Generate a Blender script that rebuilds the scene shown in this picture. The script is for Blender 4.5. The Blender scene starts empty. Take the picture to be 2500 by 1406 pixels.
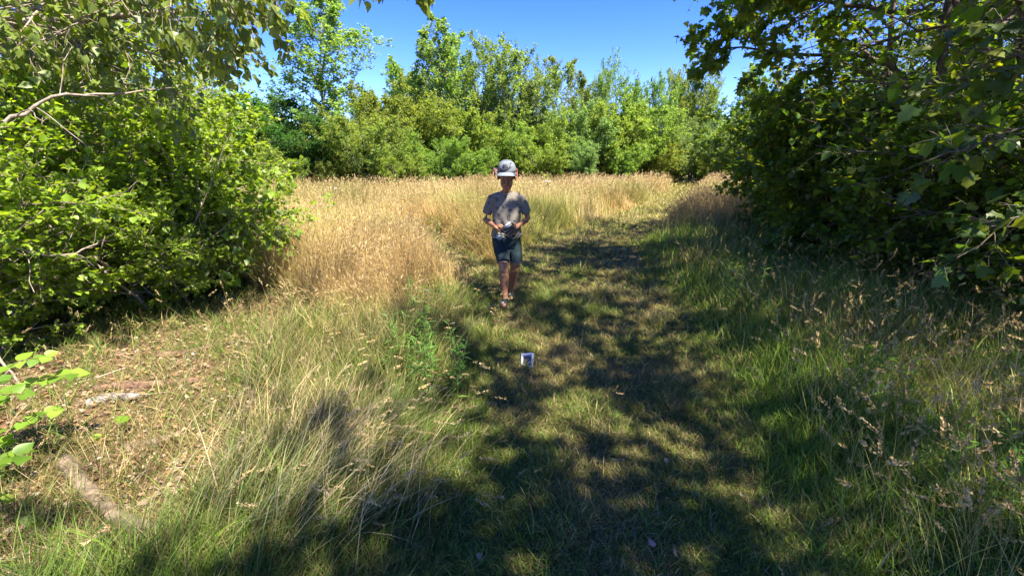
import bpy, math, random
import numpy as np
from mathutils import Vector, Matrix
from mathutils.bvhtree import BVHTree
random.seed(3)
C = bpy.context.scene
COL = C.collection
rad = math.radians

# ------------------------------------------------------------------ camera
F = 1087.0; EYE = 1.45
PITCH = math.atan(308 / F)
cam = bpy.data.cameras.new('camera'); camo = bpy.data.objects.new('camera', cam); COL.objects.link(camo)
cam.sensor_width = 36; cam.lens = 36 * F / 2500; cam.clip_start = 0.05; cam.clip_end = 2000
camo.location = (0, 0, EYE); camo.rotation_euler = (math.pi / 2 - PITCH, 0, 0)
C.camera = camo

# ------------------------------------------------------------------ light
SUN_EL, SUN_AZ = 57.0, 132.0          # azimuth clockwise from +y (the viewing direction)
w = bpy.data.worlds.new('World'); C.world = w; w.use_nodes = True
nt = w.node_tree; nt.nodes.clear()
sky = nt.nodes.new('ShaderNodeTexSky'); sky.sky_type = 'NISHITA'; sky.sun_disc = False
sky.sun_elevation = rad(SUN_EL); sky.sun_rotation = rad(SUN_AZ)
sky.altitude = 1500; sky.air_density = 0.9; sky.dust_density = 0.0; sky.ozone_density = 3.0
bg = nt.nodes.new('ShaderNodeBackground'); bg.inputs[1].default_value = 0.112
wo = nt.nodes.new('ShaderNodeOutputWorld')
hs = nt.nodes.new('ShaderNodeHueSaturation'); hs.inputs['Saturation'].default_value = 1.34; hs.inputs['Hue'].default_value = 0.527
nt.links.new(sky.outputs[0], hs.inputs['Color']); nt.links.new(hs.outputs[0], bg.inputs[0]); nt.links.new(bg.outputs[0], wo.inputs[0])
sun = bpy.data.lights.new('sun', 'SUN'); sun.energy = 5.0; sun.angle = rad(0.8); sun.color = (1.0, 0.93, 0.79)
so = bpy.data.objects.new('sun', sun); COL.objects.link(so)
to_sun = Vector((math.cos(rad(SUN_EL)) * math.sin(rad(SUN_AZ)), math.cos(rad(SUN_EL)) * math.cos(rad(SUN_AZ)), math.sin(rad(SUN_EL))))
so.rotation_euler = to_sun.to_track_quat('Z', 'Y').to_euler(); so.location = (8, -6, 14)
C.view_settings.view_transform = 'Standard'; C.view_settings.look = 'None'
C.view_settings.exposure = 1.98; C.view_settings.gamma = 1.0
C.render.engine = 'CYCLES'
C.cycles.max_bounces = 6; C.cycles.diffuse_bounces = 4; C.cycles.glossy_bounces = 2
C.cycles.transmission_bounces = 4; C.cycles.transparent_max_bounces = 6

# ------------------------------------------------------------------ helpers
def ray(px, py):
    u = (px - 1250) / F; v = -(py - 703) / F; c, s = math.cos(PITCH), math.sin(PITCH)
    return (u, c + v * s, -s + v * c)
def at(px, py, y):
    """world point seen at a photo pixel at forward distance y"""
    r = ray(px, py); k = y / r[1]
    return Vector((r[0] * k, y, EYE + r[2] * k))
def gpt(px, py, z=0.0):
    r = ray(px, py); k = (z - EYE) / r[2]
    return (r[0] * k, r[1] * k)

def tag(o, label=None, cat=None, group=None, kind=None):
    if label: o['label'] = label
    if cat: o['category'] = cat
    if group: o['group'] = group
    if kind: o['kind'] = kind
    return o
def empty(name, loc, label, cat, group=None, rz=0.0, scale=1.0):
    o = bpy.data.objects.new(name, None); COL.objects.link(o); o.empty_display_size = 0.2
    o.location = loc; o.rotation_euler = (0, 0, rz); o.scale = (scale,) * 3
    return tag(o, label, cat, group)
def link(name, me, mat=None, parent=None):
    o = bpy.data.objects.new(name, me); COL.objects.link(o)
    if mat is not None and len(me.materials) == 0: me.materials.append(mat)
    if parent is not None: o.parent = parent
    return o
def dup(root, loc, rz=0.0, sc=1.0, label=None, group=None, cat=None):
    r = root.copy(); COL.objects.link(r)
    r.location = loc; r.rotation_euler = (0, 0, rz); r.scale = sc if isinstance(sc, tuple) else (sc,) * 3
    if label: r['label'] = label
    if group: r['group'] = group
    if cat: r['category'] = cat
    for ch in list(root.children):
        c = ch.copy(); COL.objects.link(c); c.parent = r
    return r

class Geo:
    """collects vertex / face blocks (numpy) with one colour per vertex"""
    def __init__(s): s.v = []; s.c = []; s.f = []; s.n = 0
    def add(s, v, faces, col=None):
        v = np.asarray(v, float).reshape(-1, 3); s.v.append(v)
        if col is None: col = np.ones((len(v), 3))
        col = np.asarray(col, float)
        if col.ndim == 1: col = np.tile(col, (len(v), 1))
        s.c.append(col)
        if not isinstance(faces, list): faces = [faces]
        for f in faces:
            if len(f): s.f.append(np.asarray(f, int) + s.n)
        s.n += len(v)
    def mesh(s, name, mat=None, smooth=False):
        me = bpy.data.meshes.new(name)
        if s.n == 0: return me
        v = np.concatenate(s.v); c = np.concatenate(s.c)
        me.vertices.add(len(v)); me.vertices.foreach_set('co', v.astype(np.float32).ravel())
        idx = np.concatenate([f.ravel() for f in s.f]); lens = np.concatenate([np.full(len(f), f.shape[1]) for f in s.f])
        me.loops.add(len(idx)); me.loops.foreach_set('vertex_index', idx.astype(np.int32))
        me.polygons.add(len(lens))
        st = np.concatenate([[0], np.cumsum(lens)[:-1]])
        me.polygons.foreach_set('loop_start', st.astype(np.int32))
        me.polygons.foreach_set('loop_total', lens.astype(np.int32))
        me.update(calc_edges=True)
        if smooth: me.polygons.foreach_set('use_smooth', np.ones(len(lens), bool))
        a = me.color_attributes.new('tint', 'FLOAT_COLOR', 'POINT')
        a.data.foreach_set('color', np.concatenate([c, np.ones((len(c), 1))], 1).astype(np.float32).ravel())
        if mat is not None: me.materials.append(mat)
        return me

def nrm(a): return a / np.maximum(np.linalg.norm(a, axis=-1, keepdims=True), 1e-9)

_tab = np.random.default_rng(11).random((256, 256))
def noise2(x, y, f=1.0, o=0):
    x = np.asarray(x, float) * f + 57.3 + o * 13.7; y = np.asarray(y, float) * f + 91.1 + o * 7.9
    xi = np.floor(x).astype(int); yi = np.floor(y).astype(int); fx = x - xi; fy = y - yi
    fx = fx * fx * (3 - 2 * fx); fy = fy * fy * (3 - 2 * fy)
    g = lambda i, j: _tab[i % 256, j % 256]
    return (g(xi, yi) * (1 - fx) + g(xi + 1, yi) * fx) * (1 - fy) + (g(xi, yi + 1) * (1 - fx) + g(xi + 1, yi + 1) * fx) * fy

# ------------------------------------------------------------------ materials
def mat_base(name):
    m = bpy.data.materials.new(name); m.use_nodes = True
    n = m.node_tree; b = n.nodes['Principled BSDF']; return m, n, b
def tint_mat(name, rough=0.5, spec=0.35, transl=0.4, tgain=(1.5, 1.5, 0.6), objvar=0.0, sheen=0.0):
    m, n, b = mat_base(name)
    at_ = n.nodes.new('ShaderNodeAttribute'); at_.attribute_name = 'tint'
    src = at_.outputs['Color']
    if objvar:
        oi = n.nodes.new('ShaderNodeObjectInfo'); hs = n.nodes.new('ShaderNodeHueSaturation')
        mr = n.nodes.new('ShaderNodeMapRange'); mr.inputs[3].default_value = 0.5 - objvar * 0.02; mr.inputs[4].default_value = 0.5 + objvar * 0.07
        mv = n.nodes.new('ShaderNodeMapRange'); mv.inputs[3].default_value = 1 - objvar * 0.2; mv.inputs[4].default_value = 1 + objvar * 0.6
        n.links.new(oi.outputs['Random'], mr.inputs[0]); n.links.new(oi.outputs['Random'], mv.inputs[0])
        n.links.new(mr.outputs[0], hs.inputs['Hue']); n.links.new(mv.outputs[0], hs.inputs['Value'])
        n.links.new(src, hs.inputs['Color']); src = hs.outputs[0]
    n.links.new(src, b.inputs['Base Color'])
    b.inputs['Roughness'].default_value = rough; b.inputs['Specular IOR Level'].default_value = spec
    if transl > 0:
        t = n.nodes.new('ShaderNodeBsdfTranslucent'); mx = n.nodes.new('ShaderNodeMixShader')
        g = n.nodes.new('ShaderNodeMix'); g.data_type = 'RGBA'; g.blend_type = 'MULTIPLY'; g.inputs[0].default_value = 1
        n.links.new(src, g.inputs[6]); g.inputs[7].default_value = (*tgain, 1)
        n.links.new(g.outputs[2], t.inputs[0]); mx.inputs[0].default_value = transl
        n.links.new(b.outputs[0], mx.inputs[1]); n.links.new(t.outputs[0], mx.inputs[2])
        n.links.new(mx.outputs[0], n.nodes['Material Output'].inputs[0])
    return m
def ramp_mat(name, c1, c2, scale=20, rough=0.85, bump=0.3, stretch=(1, 1, 1), spec=0.2, detail=6, c3=None):
    m, n, b = mat_base(name)
    tc = n.nodes.new('ShaderNodeTexCoord'); mp = n.nodes.new('ShaderNodeMapping'); mp.inputs['Scale'].default_value = stretch
    nz = n.nodes.new('ShaderNodeTexNoise'); nz.inputs['Scale'].default_value = scale; nz.inputs['Detail'].default_value = detail; nz.inputs['Roughness'].default_value = 0.65
    cr = n.nodes.new('ShaderNodeValToRGB'); cr.color_ramp.elements[0].position = 0.32; cr.color_ramp.elements[1].position = 0.68
    cr.color_ramp.elements[0].color = (*c1, 1); cr.color_ramp.elements[1].color = (*c2, 1)
    if c3: e = cr.color_ramp.elements.new(0.8); e.color = (*c3, 1)
    bp = n.nodes.new('ShaderNodeBump'); bp.inputs['Strength'].default_value = bump; bp.inputs['Distance'].default_value = 0.01
    n.links.new(tc.outputs['Object'], mp.inputs[0]); n.links.new(mp.outputs[0], nz.inputs[0]); n.links.new(nz.outputs[0], cr.inputs[0])
    n.links.new(cr.outputs[0], b.inputs['Base Color']); n.links.new(nz.outputs[0], bp.inputs['Height']); n.links.new(bp.outputs[0], b.inputs['Normal'])
    b.inputs['Roughness'].default_value = rough; b.inputs['Specular IOR Level'].default_value = spec
    return m

M_leaf = tint_mat('leaf', 0.42, 0.5, 0.5, (1.8, 1.7, 0.5))
M_leaf_far = tint_mat('far_leaf', 0.6, 0.22, 0.5, (1.95, 1.85, 0.7), objvar=0.45)
M_grass = tint_mat('grass_blade', 0.55, 0.3, 0.35, (1.35, 1.35, 0.6))
M_straw = tint_mat('straw', 0.6, 0.25, 0.3, (1.15, 1.05, 0.8))
M_litter = tint_mat('leaf_litter', 0.8, 0.2, 0.0)
M_bark = ramp_mat('bark', (0.055, 0.042, 0.032), (0.20, 0.16, 0.125), 9, 0.9, 0.5, (4, 4, 1))
M_twig = ramp_mat('pale_twig_bark', (0.15, 0.115, 0.085), (0.36, 0.29, 0.23), 14, 0.8, 0.3, (3, 3, 1))
M_aspen = ramp_mat('grey_green_bark', (0.10, 0.095, 0.07), (0.26, 0.25, 0.2), 6, 0.85, 0.3, (3, 3, 1))

# ------------------------------------------------------------------ ground plan
YS = [-8, 1.3, 2.4, 3.8, 5.2, 6.5, 7.9, 9.9, 14.4, 25.8, 36, 60]
XL = [-.6, -.4, -.25, -.3, -.35, -.1, .3, 1.4, 4.0, 9.0, 13.1, 22]
XR = [.9, 1.04, 1.37, 1.7, 1.85, 2.0, 2.3, 3.15, 5.4, 10.7, 15.2, 25]
FY = [5.2, 6.5, 8, 10.5, 15, 20, 24]; FX = [-.2, -.75, -1.5, -2.7, -3.9, -4.6, -5.6]
def in_path(x, y):
    """signed metres inside the mown path (positive inside)"""
    a = np.minimum(x - np.interp(y, YS, XL), np.interp(y, YS, XR) - x)
    b = 0.34 - np.abs(x - np.interp(y, FY, FX)); b = np.where((y > 5.2) & (y < 8.6), b, -5)
    return np.maximum(a, b) + 0.22 * (noise2(x, y, 1.7, 1) - 0.5)
def litter_zone(x, y):
    e = np.interp(y, [-3, 1.3, 2.4, 3.8, 4.6, 5.4], [-0.9, -1.15, -1.35, -1.6, -2.2, -3.4]) - np.clip(y - 5.4, 0, 2) * 8
    return (e - x) + 0.5 * (noise2(x, y, 2.2, 4) - 0.5)
def gz(x, y):
    x = np.asarray(x, float); y = np.asarray(y, float)
    k = np.clip(-in_path(x, y) * 1.5, 0, 1)
    h = 0.05 * (noise2(x, y, 1.1, 2) - 0.5) + 0.035 * (noise2(x, y, 4.0, 3) - 0.5)
    return h * (0.35 + 0.65 * k) + 0.03 * k
def gz1(x, y): return float(gz(np.array([x]), np.array([y]))[0])

def build_ground():
    xs = np.concatenate([[-400, -150, -60, -30, -20], np.arange(-14, 18, 0.11), [22, 30, 60, 150, 400]])
    ys = np.concatenate([[-400, -100, -30, -12], np.arange(-5, 36, 0.13), [40, 50, 80, 150, 400, 900]])
    X, Y = np.meshgrid(xs, ys); Z = gz(X, Y); nx = len(xs); ny = len(ys)
    i = (np.arange(ny - 1)[:, None] * nx + np.arange(nx - 1)[None, :]).ravel()
    f = np.stack([i, i + 1, i + 1 + nx, i + nx], 1)
    x = X.ravel(); y = Y.ravel()
    lz = np.clip(litter_zone(x, y) * 2, 0, 1)[:, None]; pz = np.clip(in_path(x, y) * 3 + .3, 0, 1)[:, None]
    dry = np.clip((y[:, None] - 4.3) * .5, 0, 1) * (1 - pz)
    n = noise2(x, y, 3, 8)[:, None]
    base = np.array([.045, .04, .018]) * (1 - lz) + lz * np.array([.13, .085, .05])
    base = base * (1 - dry * (1 - lz)) + dry * (1 - lz) * np.array([.20, .15, .075])
    base = base * (1 - pz) + pz * (np.array([.11, .10, .035]) * (1 - n) + n * np.array([.16, .13, .06]))
    g = Geo(); g.add(np.stack([x, y, Z.ravel()], 1), f, base)
    m, nn, b = mat_base('soil')
    a = nn.nodes.new('ShaderNodeAttribute'); a.attribute_name = 'tint'
    nz = nn.nodes.new('ShaderNodeTexNoise'); nz.inputs['Scale'].default_value = 28; nz.inputs['Detail'].default_value = 8; nz.inputs['Roughness'].default_value = 0.7
    tc = nn.nodes.new('ShaderNodeTexCoord'); nn.links.new(tc.outputs['Object'], nz.inputs[0])
    cr = nn.nodes.new('ShaderNodeValToRGB'); cr.color_ramp.elements[0].position = .3; cr.color_ramp.elements[1].position = .7
    cr.color_ramp.elements[0].color = (.35, .32, .3, 1); cr.color_ramp.elements[1].color = (1.5, 1.4, 1.3, 1)
    mx = nn.nodes.new('ShaderNodeMix'); mx.data_type = 'RGBA'; mx.blend_type = 'MULTIPLY'; mx.inputs[0].default_value = 1
    nn.links.new(nz.outputs[0], cr.inputs[0]); nn.links.new(a.outputs['Color'], mx.inputs[6]); nn.links.new(cr.outputs[0], mx.inputs[7])
    nn.links.new(mx.outputs[2], b.inputs['Base Color']); b.inputs['Roughness'].default_value = .95; b.inputs['Specular IOR Level'].default_value = .1
    bp = nn.nodes.new('ShaderNodeBump'); bp.inputs['Strength'].default_value = .8; bp.inputs['Distance'].default_value = .02
    nn.links.new(nz.outputs[0], bp.inputs['Height']); nn.links.new(bp.outputs[0], b.inputs['Normal'])
    o = link('ground', g.mesh('ground', m, True)); tag(o, kind='structure')
build_ground()

# ------------------------------------------------------------------ plant building blocks
def tubes(g, pts, r, sides=5, col=None):
    """pts (B,K,3), r (B,K): tapered tubes"""
    B, K, _ = pts.shape
    t = np.gradient(pts, axis=1); t = nrm(t)
    ref = np.where(np.abs(t[:, :, 2:3]) > .9, np.array([1., 0, 0]), np.array([0, 0, 1.]))
    ref = np.broadcast_to(ref[:, :1], t.shape)
    a = nrm(np.cross(t, ref)); b = np.cross(t, a)
    an = np.arange(sides) * 2 * np.pi / sides
    v = pts[:, :, None] + r[:, :, None, None] * (np.cos(an)[None, None, :, None] * a[:, :, None] + np.sin(an)[None, None, :, None] * b[:, :, None])
    base = (np.arange(B) * K * sides)[:, None, None] + (np.arange(K - 1) * sides)[None, :, None]
    i = np.arange(sides)[None, None, :]; j = (i + 1) % sides
    f = np.stack([base + i, base + j, base + j + sides, base + i + sides], -1).reshape(-1, 4)
    g.add(v.reshape(-1, 3), f, col)

# leaf outlines: (along, side, lift)
OV = (np.array([[0, 0, 0], [.30, .40, .10], [.68, .33, .06], [1, 0, -.10], [.68, -.33, .06], [.30, -.40, .10]]), np.array([[0, 3, 2, 1], [0, 5, 4, 3]]))
BR = (np.array([[0, 0, 0], [.22, .46, .06], [.55, .30, .04], [1, 0, -.14], [.55, -.30, .04], [.22, -.46, .06]]), np.array([[0, 3, 2, 1], [0, 5, 4, 3]]))
DI = (np.array([[0, 0, 0], [.45, .36, .05], [1, 0, -.05], [.45, -.36, .05]]), np.array([[0, 1, 2, 3]]))
LA = (np.array([[0, 0, 0], [.4, .075, .03], [1, 0, -.25], [.4, -.075, .03]]), np.array([[0, 1, 2, 3]]))
_mo = [(0, 0), (.02, .20), (-.02, .46), (.16, .42), (.24, .60), (.36, .46), (.42, .28), (.56, .36), (.68, .30), (.78, .16), (1, 0)]
_mo = _mo + [(a, -b) for a, b in _mo[-2:0:-1]]
MA = (np.array([[.3, 0, 0]] + [[a, b, .12 * abs(b) - .12 * a * a] for a, b in _mo]), np.array([[0, 1 + (k + 1) % 20, 1 + k] for k in range(20)]))
_bo = [(0, 0), (-.03, .14), (.04, .30), (.18, .41), (.36, .44), (.56, .37), (.74, .23), (.88, .09), (1.0, 0)]
BL = (np.array([[a, 0, -.10 * a * a] for a, b in _bo] + [[a, b, .22 * b - .10 * a * a] for a, b in _bo[1:-1]] + [[a, -b, .22 * b - .10 * a * a] for a, b in _bo[1:-1]]),
      np.array([[0, 1, 9, 9], [0, 16, 1, 1]] ))
def _bl():
    f = []
    L = lambda k: 8 + k; R = lambda k: 15 + k      # k=1..7
    f4 = []
    for k in range(1, 7):
        f4.append([k, k + 1, L(k + 1), L(k)]); f4.append([k, R(k), R(k + 1), k + 1])
    f3 = [[0, 1, L(1)], [0, R(1), 1], [7, 8, L(7)], [7, R(7), 8]]
    return f4, f3
_f4, _f3 = _bl()

def leaves(g, P, D, N, L, col, shape=OV, width=1.0):
    n = len(P)
    D = nrm(D); S = nrm(np.cross(N, D)); N = np.cross(D, S)
    T, Fa = shape; k = len(T); L = np.broadcast_to(np.asarray(L, float), (n,))[:, None, None]
    v = P[:, None] + L * (T[None, :, 0:1] * D[:, None] + width * T[None, :, 1:2] * S[:, None] + T[None, :, 2:3] * N[:, None])
    off = (np.arange(n) * k)[:, None, None]
    if shape is BL:
        fs = [(np.array(_f4)[None] + off).reshape(-1, 4), (np.array(_f3)[None] + off).reshape(-1, 3)]
    else:
        fs = [(Fa[None] + off).reshape(-1, Fa.shape[1])]
    g.add(v.reshape(-1, 3), fs, np.repeat(col, k, axis=0))

def palette(rng, n, cols, jit=.18):
    cols = np.array(cols); a = cols[rng.integers(0, len(cols), n)]; b = cols[rng.integers(0, len(cols), n)]
    t = rng.random((n, 1)); return np.clip((a * t + b * (1 - t)) * (1 + jit * rng.standard_normal((n, 1))), .004, .9)

def poly_grow(rng, start, d, length, K, wander, tropism, r0, r1, curve=None):
    """vectorised wandering polylines"""
    B = len(start); pts = np.zeros((B, K, 3)); pts[:, 0] = start; d = nrm(d.copy())
    trop = np.asarray(tropism, float)
    if trop.ndim == 0: trop = np.array([0, 0, float(trop)])
    for k in range(1, K):
        pts[:, k] = pts[:, k - 1] + d * (length / (K - 1))[:, None]
        d = nrm(d + rng.standard_normal((B, 3)) * wander + trop)
    t = np.linspace(0, 1, K)[None]
    r = r0[:, None] * (1 - t) + r1[:, None] * t
    return pts, r

def children(rng, pts, r, n, t0, t1, angle, length_fn, plen, spread=1.0, flat=0.0):
    """n children per branch; returns start, dir, length, radius"""
    B, K, _ = pts.shape
    t = (np.arange(n)[None] + rng.random((B, n))) / n; t = t0 + (t1 - t0) * t
    q = t * (K - 1); i = np.minimum(q.astype(int), K - 2); fr = (q - i)[..., None]
    bi = np.arange(B)[:, None]
    s = pts[bi, i] * (1 - fr) + pts[bi, i + 1] * fr; tan = nrm(pts[bi, i + 1] - pts[bi, i])
    rr = r[bi, i] * (1 - fr[..., 0]) + r[bi, i + 1] * fr[..., 0]
    az = rng.random((B, 1)) * 6.28 + np.arange(n)[None] * 2.4 + rng.standard_normal((B, n)) * .35
    ref = np.where(np.abs(tan[..., 2:3]) > .9, np.array([1., 0, 0]), np.array([0, 0, 1.]))
    a = nrm(np.cross(tan, ref)); b = np.cross(tan, a)
    an = np.deg2rad(angle) * (1 + .2 * rng.standard_normal((B, n)))[..., None]
    side = np.cos(az)[..., None] * a + np.sin(az)[..., None] * b
    side[..., 2] *= (1 - flat); side = nrm(side)
    d = np.cos(an) * tan + np.sin(an) * side
    ln = plen[:, None] * length_fn(t) * (1 + .18 * rng.standard_normal((B, n)))
    return s.reshape(-1, 3), d.reshape(-1, 3), np.maximum(ln.reshape(-1), .03), np.minimum(rr.reshape(-1) * .75, rr.reshape(-1))

def on_twigs(rng, pts, m, t0=.05, t1=1.0):
    B, K, _ = pts.shape
    t = t0 + (t1 - t0) * rng.random((B, m)); q = t * (K - 1); i = np.minimum(q.astype(int), K - 2); fr = (q - i)[..., None]
    bi = np.arange(B)[:, None]
    return (pts[bi, i] * (1 - fr) + pts[bi, i + 1] * fr).reshape(-1, 3), nrm(pts[bi, i + 1] - pts[bi, i]).reshape(-1, 3)

def foliage(g, rng, twigs, m, L, cols, shape, up=1.0, splay=.9, droop=0.0, jitter=.02, width=1.0, t0=.05):
    P, T = on_twigs(rng, twigs, m, t0)
    n = len(P)
    if n == 0: return
    rnd = rng.standard_normal((n, 3))
    D = nrm(T * .6 + nrm(rnd) * splay + np.array([0, 0, -droop]))
    N = nrm(np.array([0, 0, up]) + rng.standard_normal((n, 3)) * .5)
    P = P + rng.standard_normal((n, 3)) * jitter
    leaves(g, P, D, N, L * (1 + .38 * rng.standard_normal(n)).clip(.35, 1.9), palette(rng, n, cols), shape, width)

def tree_mesh(seed, H, trunks=1, lean=(0, 0), spread=.35, n1=26, l1=.34, a1=50, n2=6, l2=.42, n3=4, l3=.4, t0=.18, up1=.06, up2=.05, wander=.08,
              leaf=.07, m=8, cols=((.05, .09, .015),), shape=DI, profile='oval', r=.05, flat=0.0, droop=0.0, leafup=1.0, jitter=.03, barkmat=None, leafmat=None, sides=6, splay=.9, minis=None):
    """returns (wood mesh, leaf mesh)"""
    rng = np.random.default_rng(seed)
    W = Geo(); Lf = Geo()
    st = np.zeros((trunks, 3)); st[:, :2] = rng.standard_normal((trunks, 2)) * (.12 if trunks > 1 else 0)
    d = np.zeros((trunks, 3)); d[:, 2] = 1
    if trunks > 1:
        an = np.arange(trunks) * 6.283 / trunks + rng.random(trunks)
        d[:, 0] = np.cos(an) * spread; d[:, 1] = np.sin(an) * spread
    d[:, 0] += lean[0]; d[:, 1] += lean[1]
    ln = H * (1 + .12 * rng.standard_normal(trunks)) if trunks > 1 else np.array([H * 1.02])
    ln = np.minimum(ln, H * 1.12)
    P0, R0 = poly_grow(rng, st, d, ln, 12, wander, .05, np.full(trunks, r), np.full(trunks, r * .12))
    P0[:, 0, 2] -= .15
    tubes(W, P0, R0, sides + 2)
    prof = {'oval': lambda t: .35 + .65 * np.sin(np.pi * np.clip((t - .05) * .95, 0, 1)) ** .7,
            'cone': lambda t: 1.15 * (1 - t) ** .75 + .12,
            'top': lambda t: .25 + .9 * np.sin(np.pi * np.clip(t * 1.02 - .02, 0, 1)) ** 1.2,
            'round': lambda t: .55 + .5 * np.sin(np.pi * t)}[profile]
    s, dd, l, rr = children(rng, P0, R0, n1, t0, .985, a1, lambda t: l1 * prof(t), ln, flat=flat)
    P1, R1 = poly_grow(rng, s, dd, l, 7, wander * 1.2, up1, np.minimum(rr, .02 + .012 * l), np.full(len(l), .003))
    tubes(W, P1, R1, sides)
    s, dd, l, rr = children(rng, P1, R1, n2, .15, 1.0, 42, lambda t: l2 * (1.1 - .5 * t), l, flat=flat)
    P2, R2 = poly_grow(rng, s, dd, l, 5, .13, up2, np.minimum(rr, .009), np.full(len(l), .002))
    tubes(W, P2, R2, 4)
    tw = [P2]
    if n3:
        s, dd, l, rr = children(rng, P2, R2, n3, .1, 1.0, 42, lambda t: l3 * (1.15 - .4 * t), l, flat=flat)
        P3, R3 = poly_grow(rng, s, dd, l, 4, .12, up2, np.minimum(rr, .004), np.full(len(l), .0015))
        tubes(W, P3, R3, 3); tw.append(P3)
    for T in tw:
        foliage(Lf, rng, T, m, leaf, cols, shape, up=leafup, droop=droop, jitter=jitter, splay=splay)
    foliage(Lf, rng, P1[:, 3:], m, leaf, cols, shape, up=leafup, droop=droop, jitter=jitter, splay=splay)
    wm = W.mesh('trunk', barkmat or M_bark, True); lm = Lf.mesh('crown', leafmat or M_leaf_far)
    return wm, lm

def plant(kind, meshes, loc, label, cat='tree', group=None, rz=0., sc=1., names=('trunk', 'crown')):
    e = empty(kind, loc, label, cat, group, rz)
    e.scale = sc if isinstance(sc, tuple) else (sc,) * 3
    link(names[0], meshes[0], None, e); link(names[1], meshes[1], None, e)
    return e

# ------------------------------------------------------------------ distant trees and shrubs
G_bright = ((.17, .225, .035), (.23, .275, .05), (.125, .18, .03), (.20, .25, .07))
G_mid = ((.11, .17, .04), (.16, .215, .055), (.085, .14, .035))
G_dark = ((.055, .13, .028), (.08, .17, .036), (.04, .10, .022))
G_pale = ((.15, .22, .08), (.20, .27, .11), (.12, .185, .06))

K_aspen = tree_mesh(21, 10, n1=30, l1=.20, a1=50, n2=8, l2=.40, n3=4, t0=.22, up1=.10, up2=.09, leaf=.10, m=17, cols=G_pale + G_bright[:2] + G_mid[:1], profile='top', r=.10, barkmat=M_aspen, jitter=.05)
K_spire = tree_mesh(22, 8, trunks=3, spread=.16, n1=24, l1=.25, a1=42, n2=7, l2=.42, n3=4, t0=.12, up1=.16, up2=.14, leaf=.085, m=10, cols=G_bright + G_pale + G_mid[:1], profile='cone', r=.06, barkmat=M_aspen, jitter=.04)
K_fan = tree_mesh(23, 8, trunks=6, spread=.34, n1=20, l1=.21, a1=36, n2=7, l2=.42, n3=4, t0=.15, up1=.18, up2=.15, leaf=.085, m=10, cols=G_mid[:2] + G_pale + G_bright, profile='round', r=.05, barkmat=M_aspen, jitter=.04)
K_oak = tree_mesh(24, 7, trunks=2, spread=.2, n1=26, l1=.32, a1=48, n2=8, l2=.42, n3=5, t0=.12, up1=.08, leaf=.11, m=7, cols=G_mid + G_bright[:1], profile='oval', r=.08, jitter=.05)
K_dark = tree_mesh(25, 6.5, trunks=3, spread=.25, n1=26, l1=.34, a1=62, n2=9, l2=.42, n3=5, t0=.03, up1=.03, leaf=.13, m=8, cols=G_dark, profile='oval', r=.07, jitter=.06, leafup=1.2)
K_shrub = tree_mesh(26, 4.5, trunks=7, spread=.42, n1=16, l1=.28, a1=50, n2=7, l2=.45, n3=4, t0=.03, up1=.07, leaf=.085, m=11, cols=G_bright, profile='round', r=.035, jitter=.05)
K_shrub2 = tree_mesh(27, 4.2, trunks=8, spread=.45, n1=15, l1=.28, a1=45, n2=7, l2=.45, n3=4, t0=.03, up1=.10, leaf=.08, m=11, cols=G_mid + G_bright[:2], profile='round', r=.03, jitter=.05, barkmat=M_aspen)
K_grey = tree_mesh(28, 4.5, trunks=7, spread=.4, n1=15, l1=.26, a1=45, n2=7, l2=.45, n3=4, t0=.03, up1=.10, leaf=.075, m=10, cols=G_pale, profile='round', r=.03, jitter=.05, barkmat=M_aspen)

def top_of(km):
    v = np.zeros(len(km[1].vertices) * 3); km[1].vertices.foreach_get('co', v); return float(np.percentile(v[2::3], 99.85))
def far_x(px, Y): return (px - 1250) / F / 1.038 * Y
def far_h(py, Y):
    return at(1250, py, Y).z
GT = 'trees along the far edge of the meadow'; GS = 'shrubs at the foot of the far trees'
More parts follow.
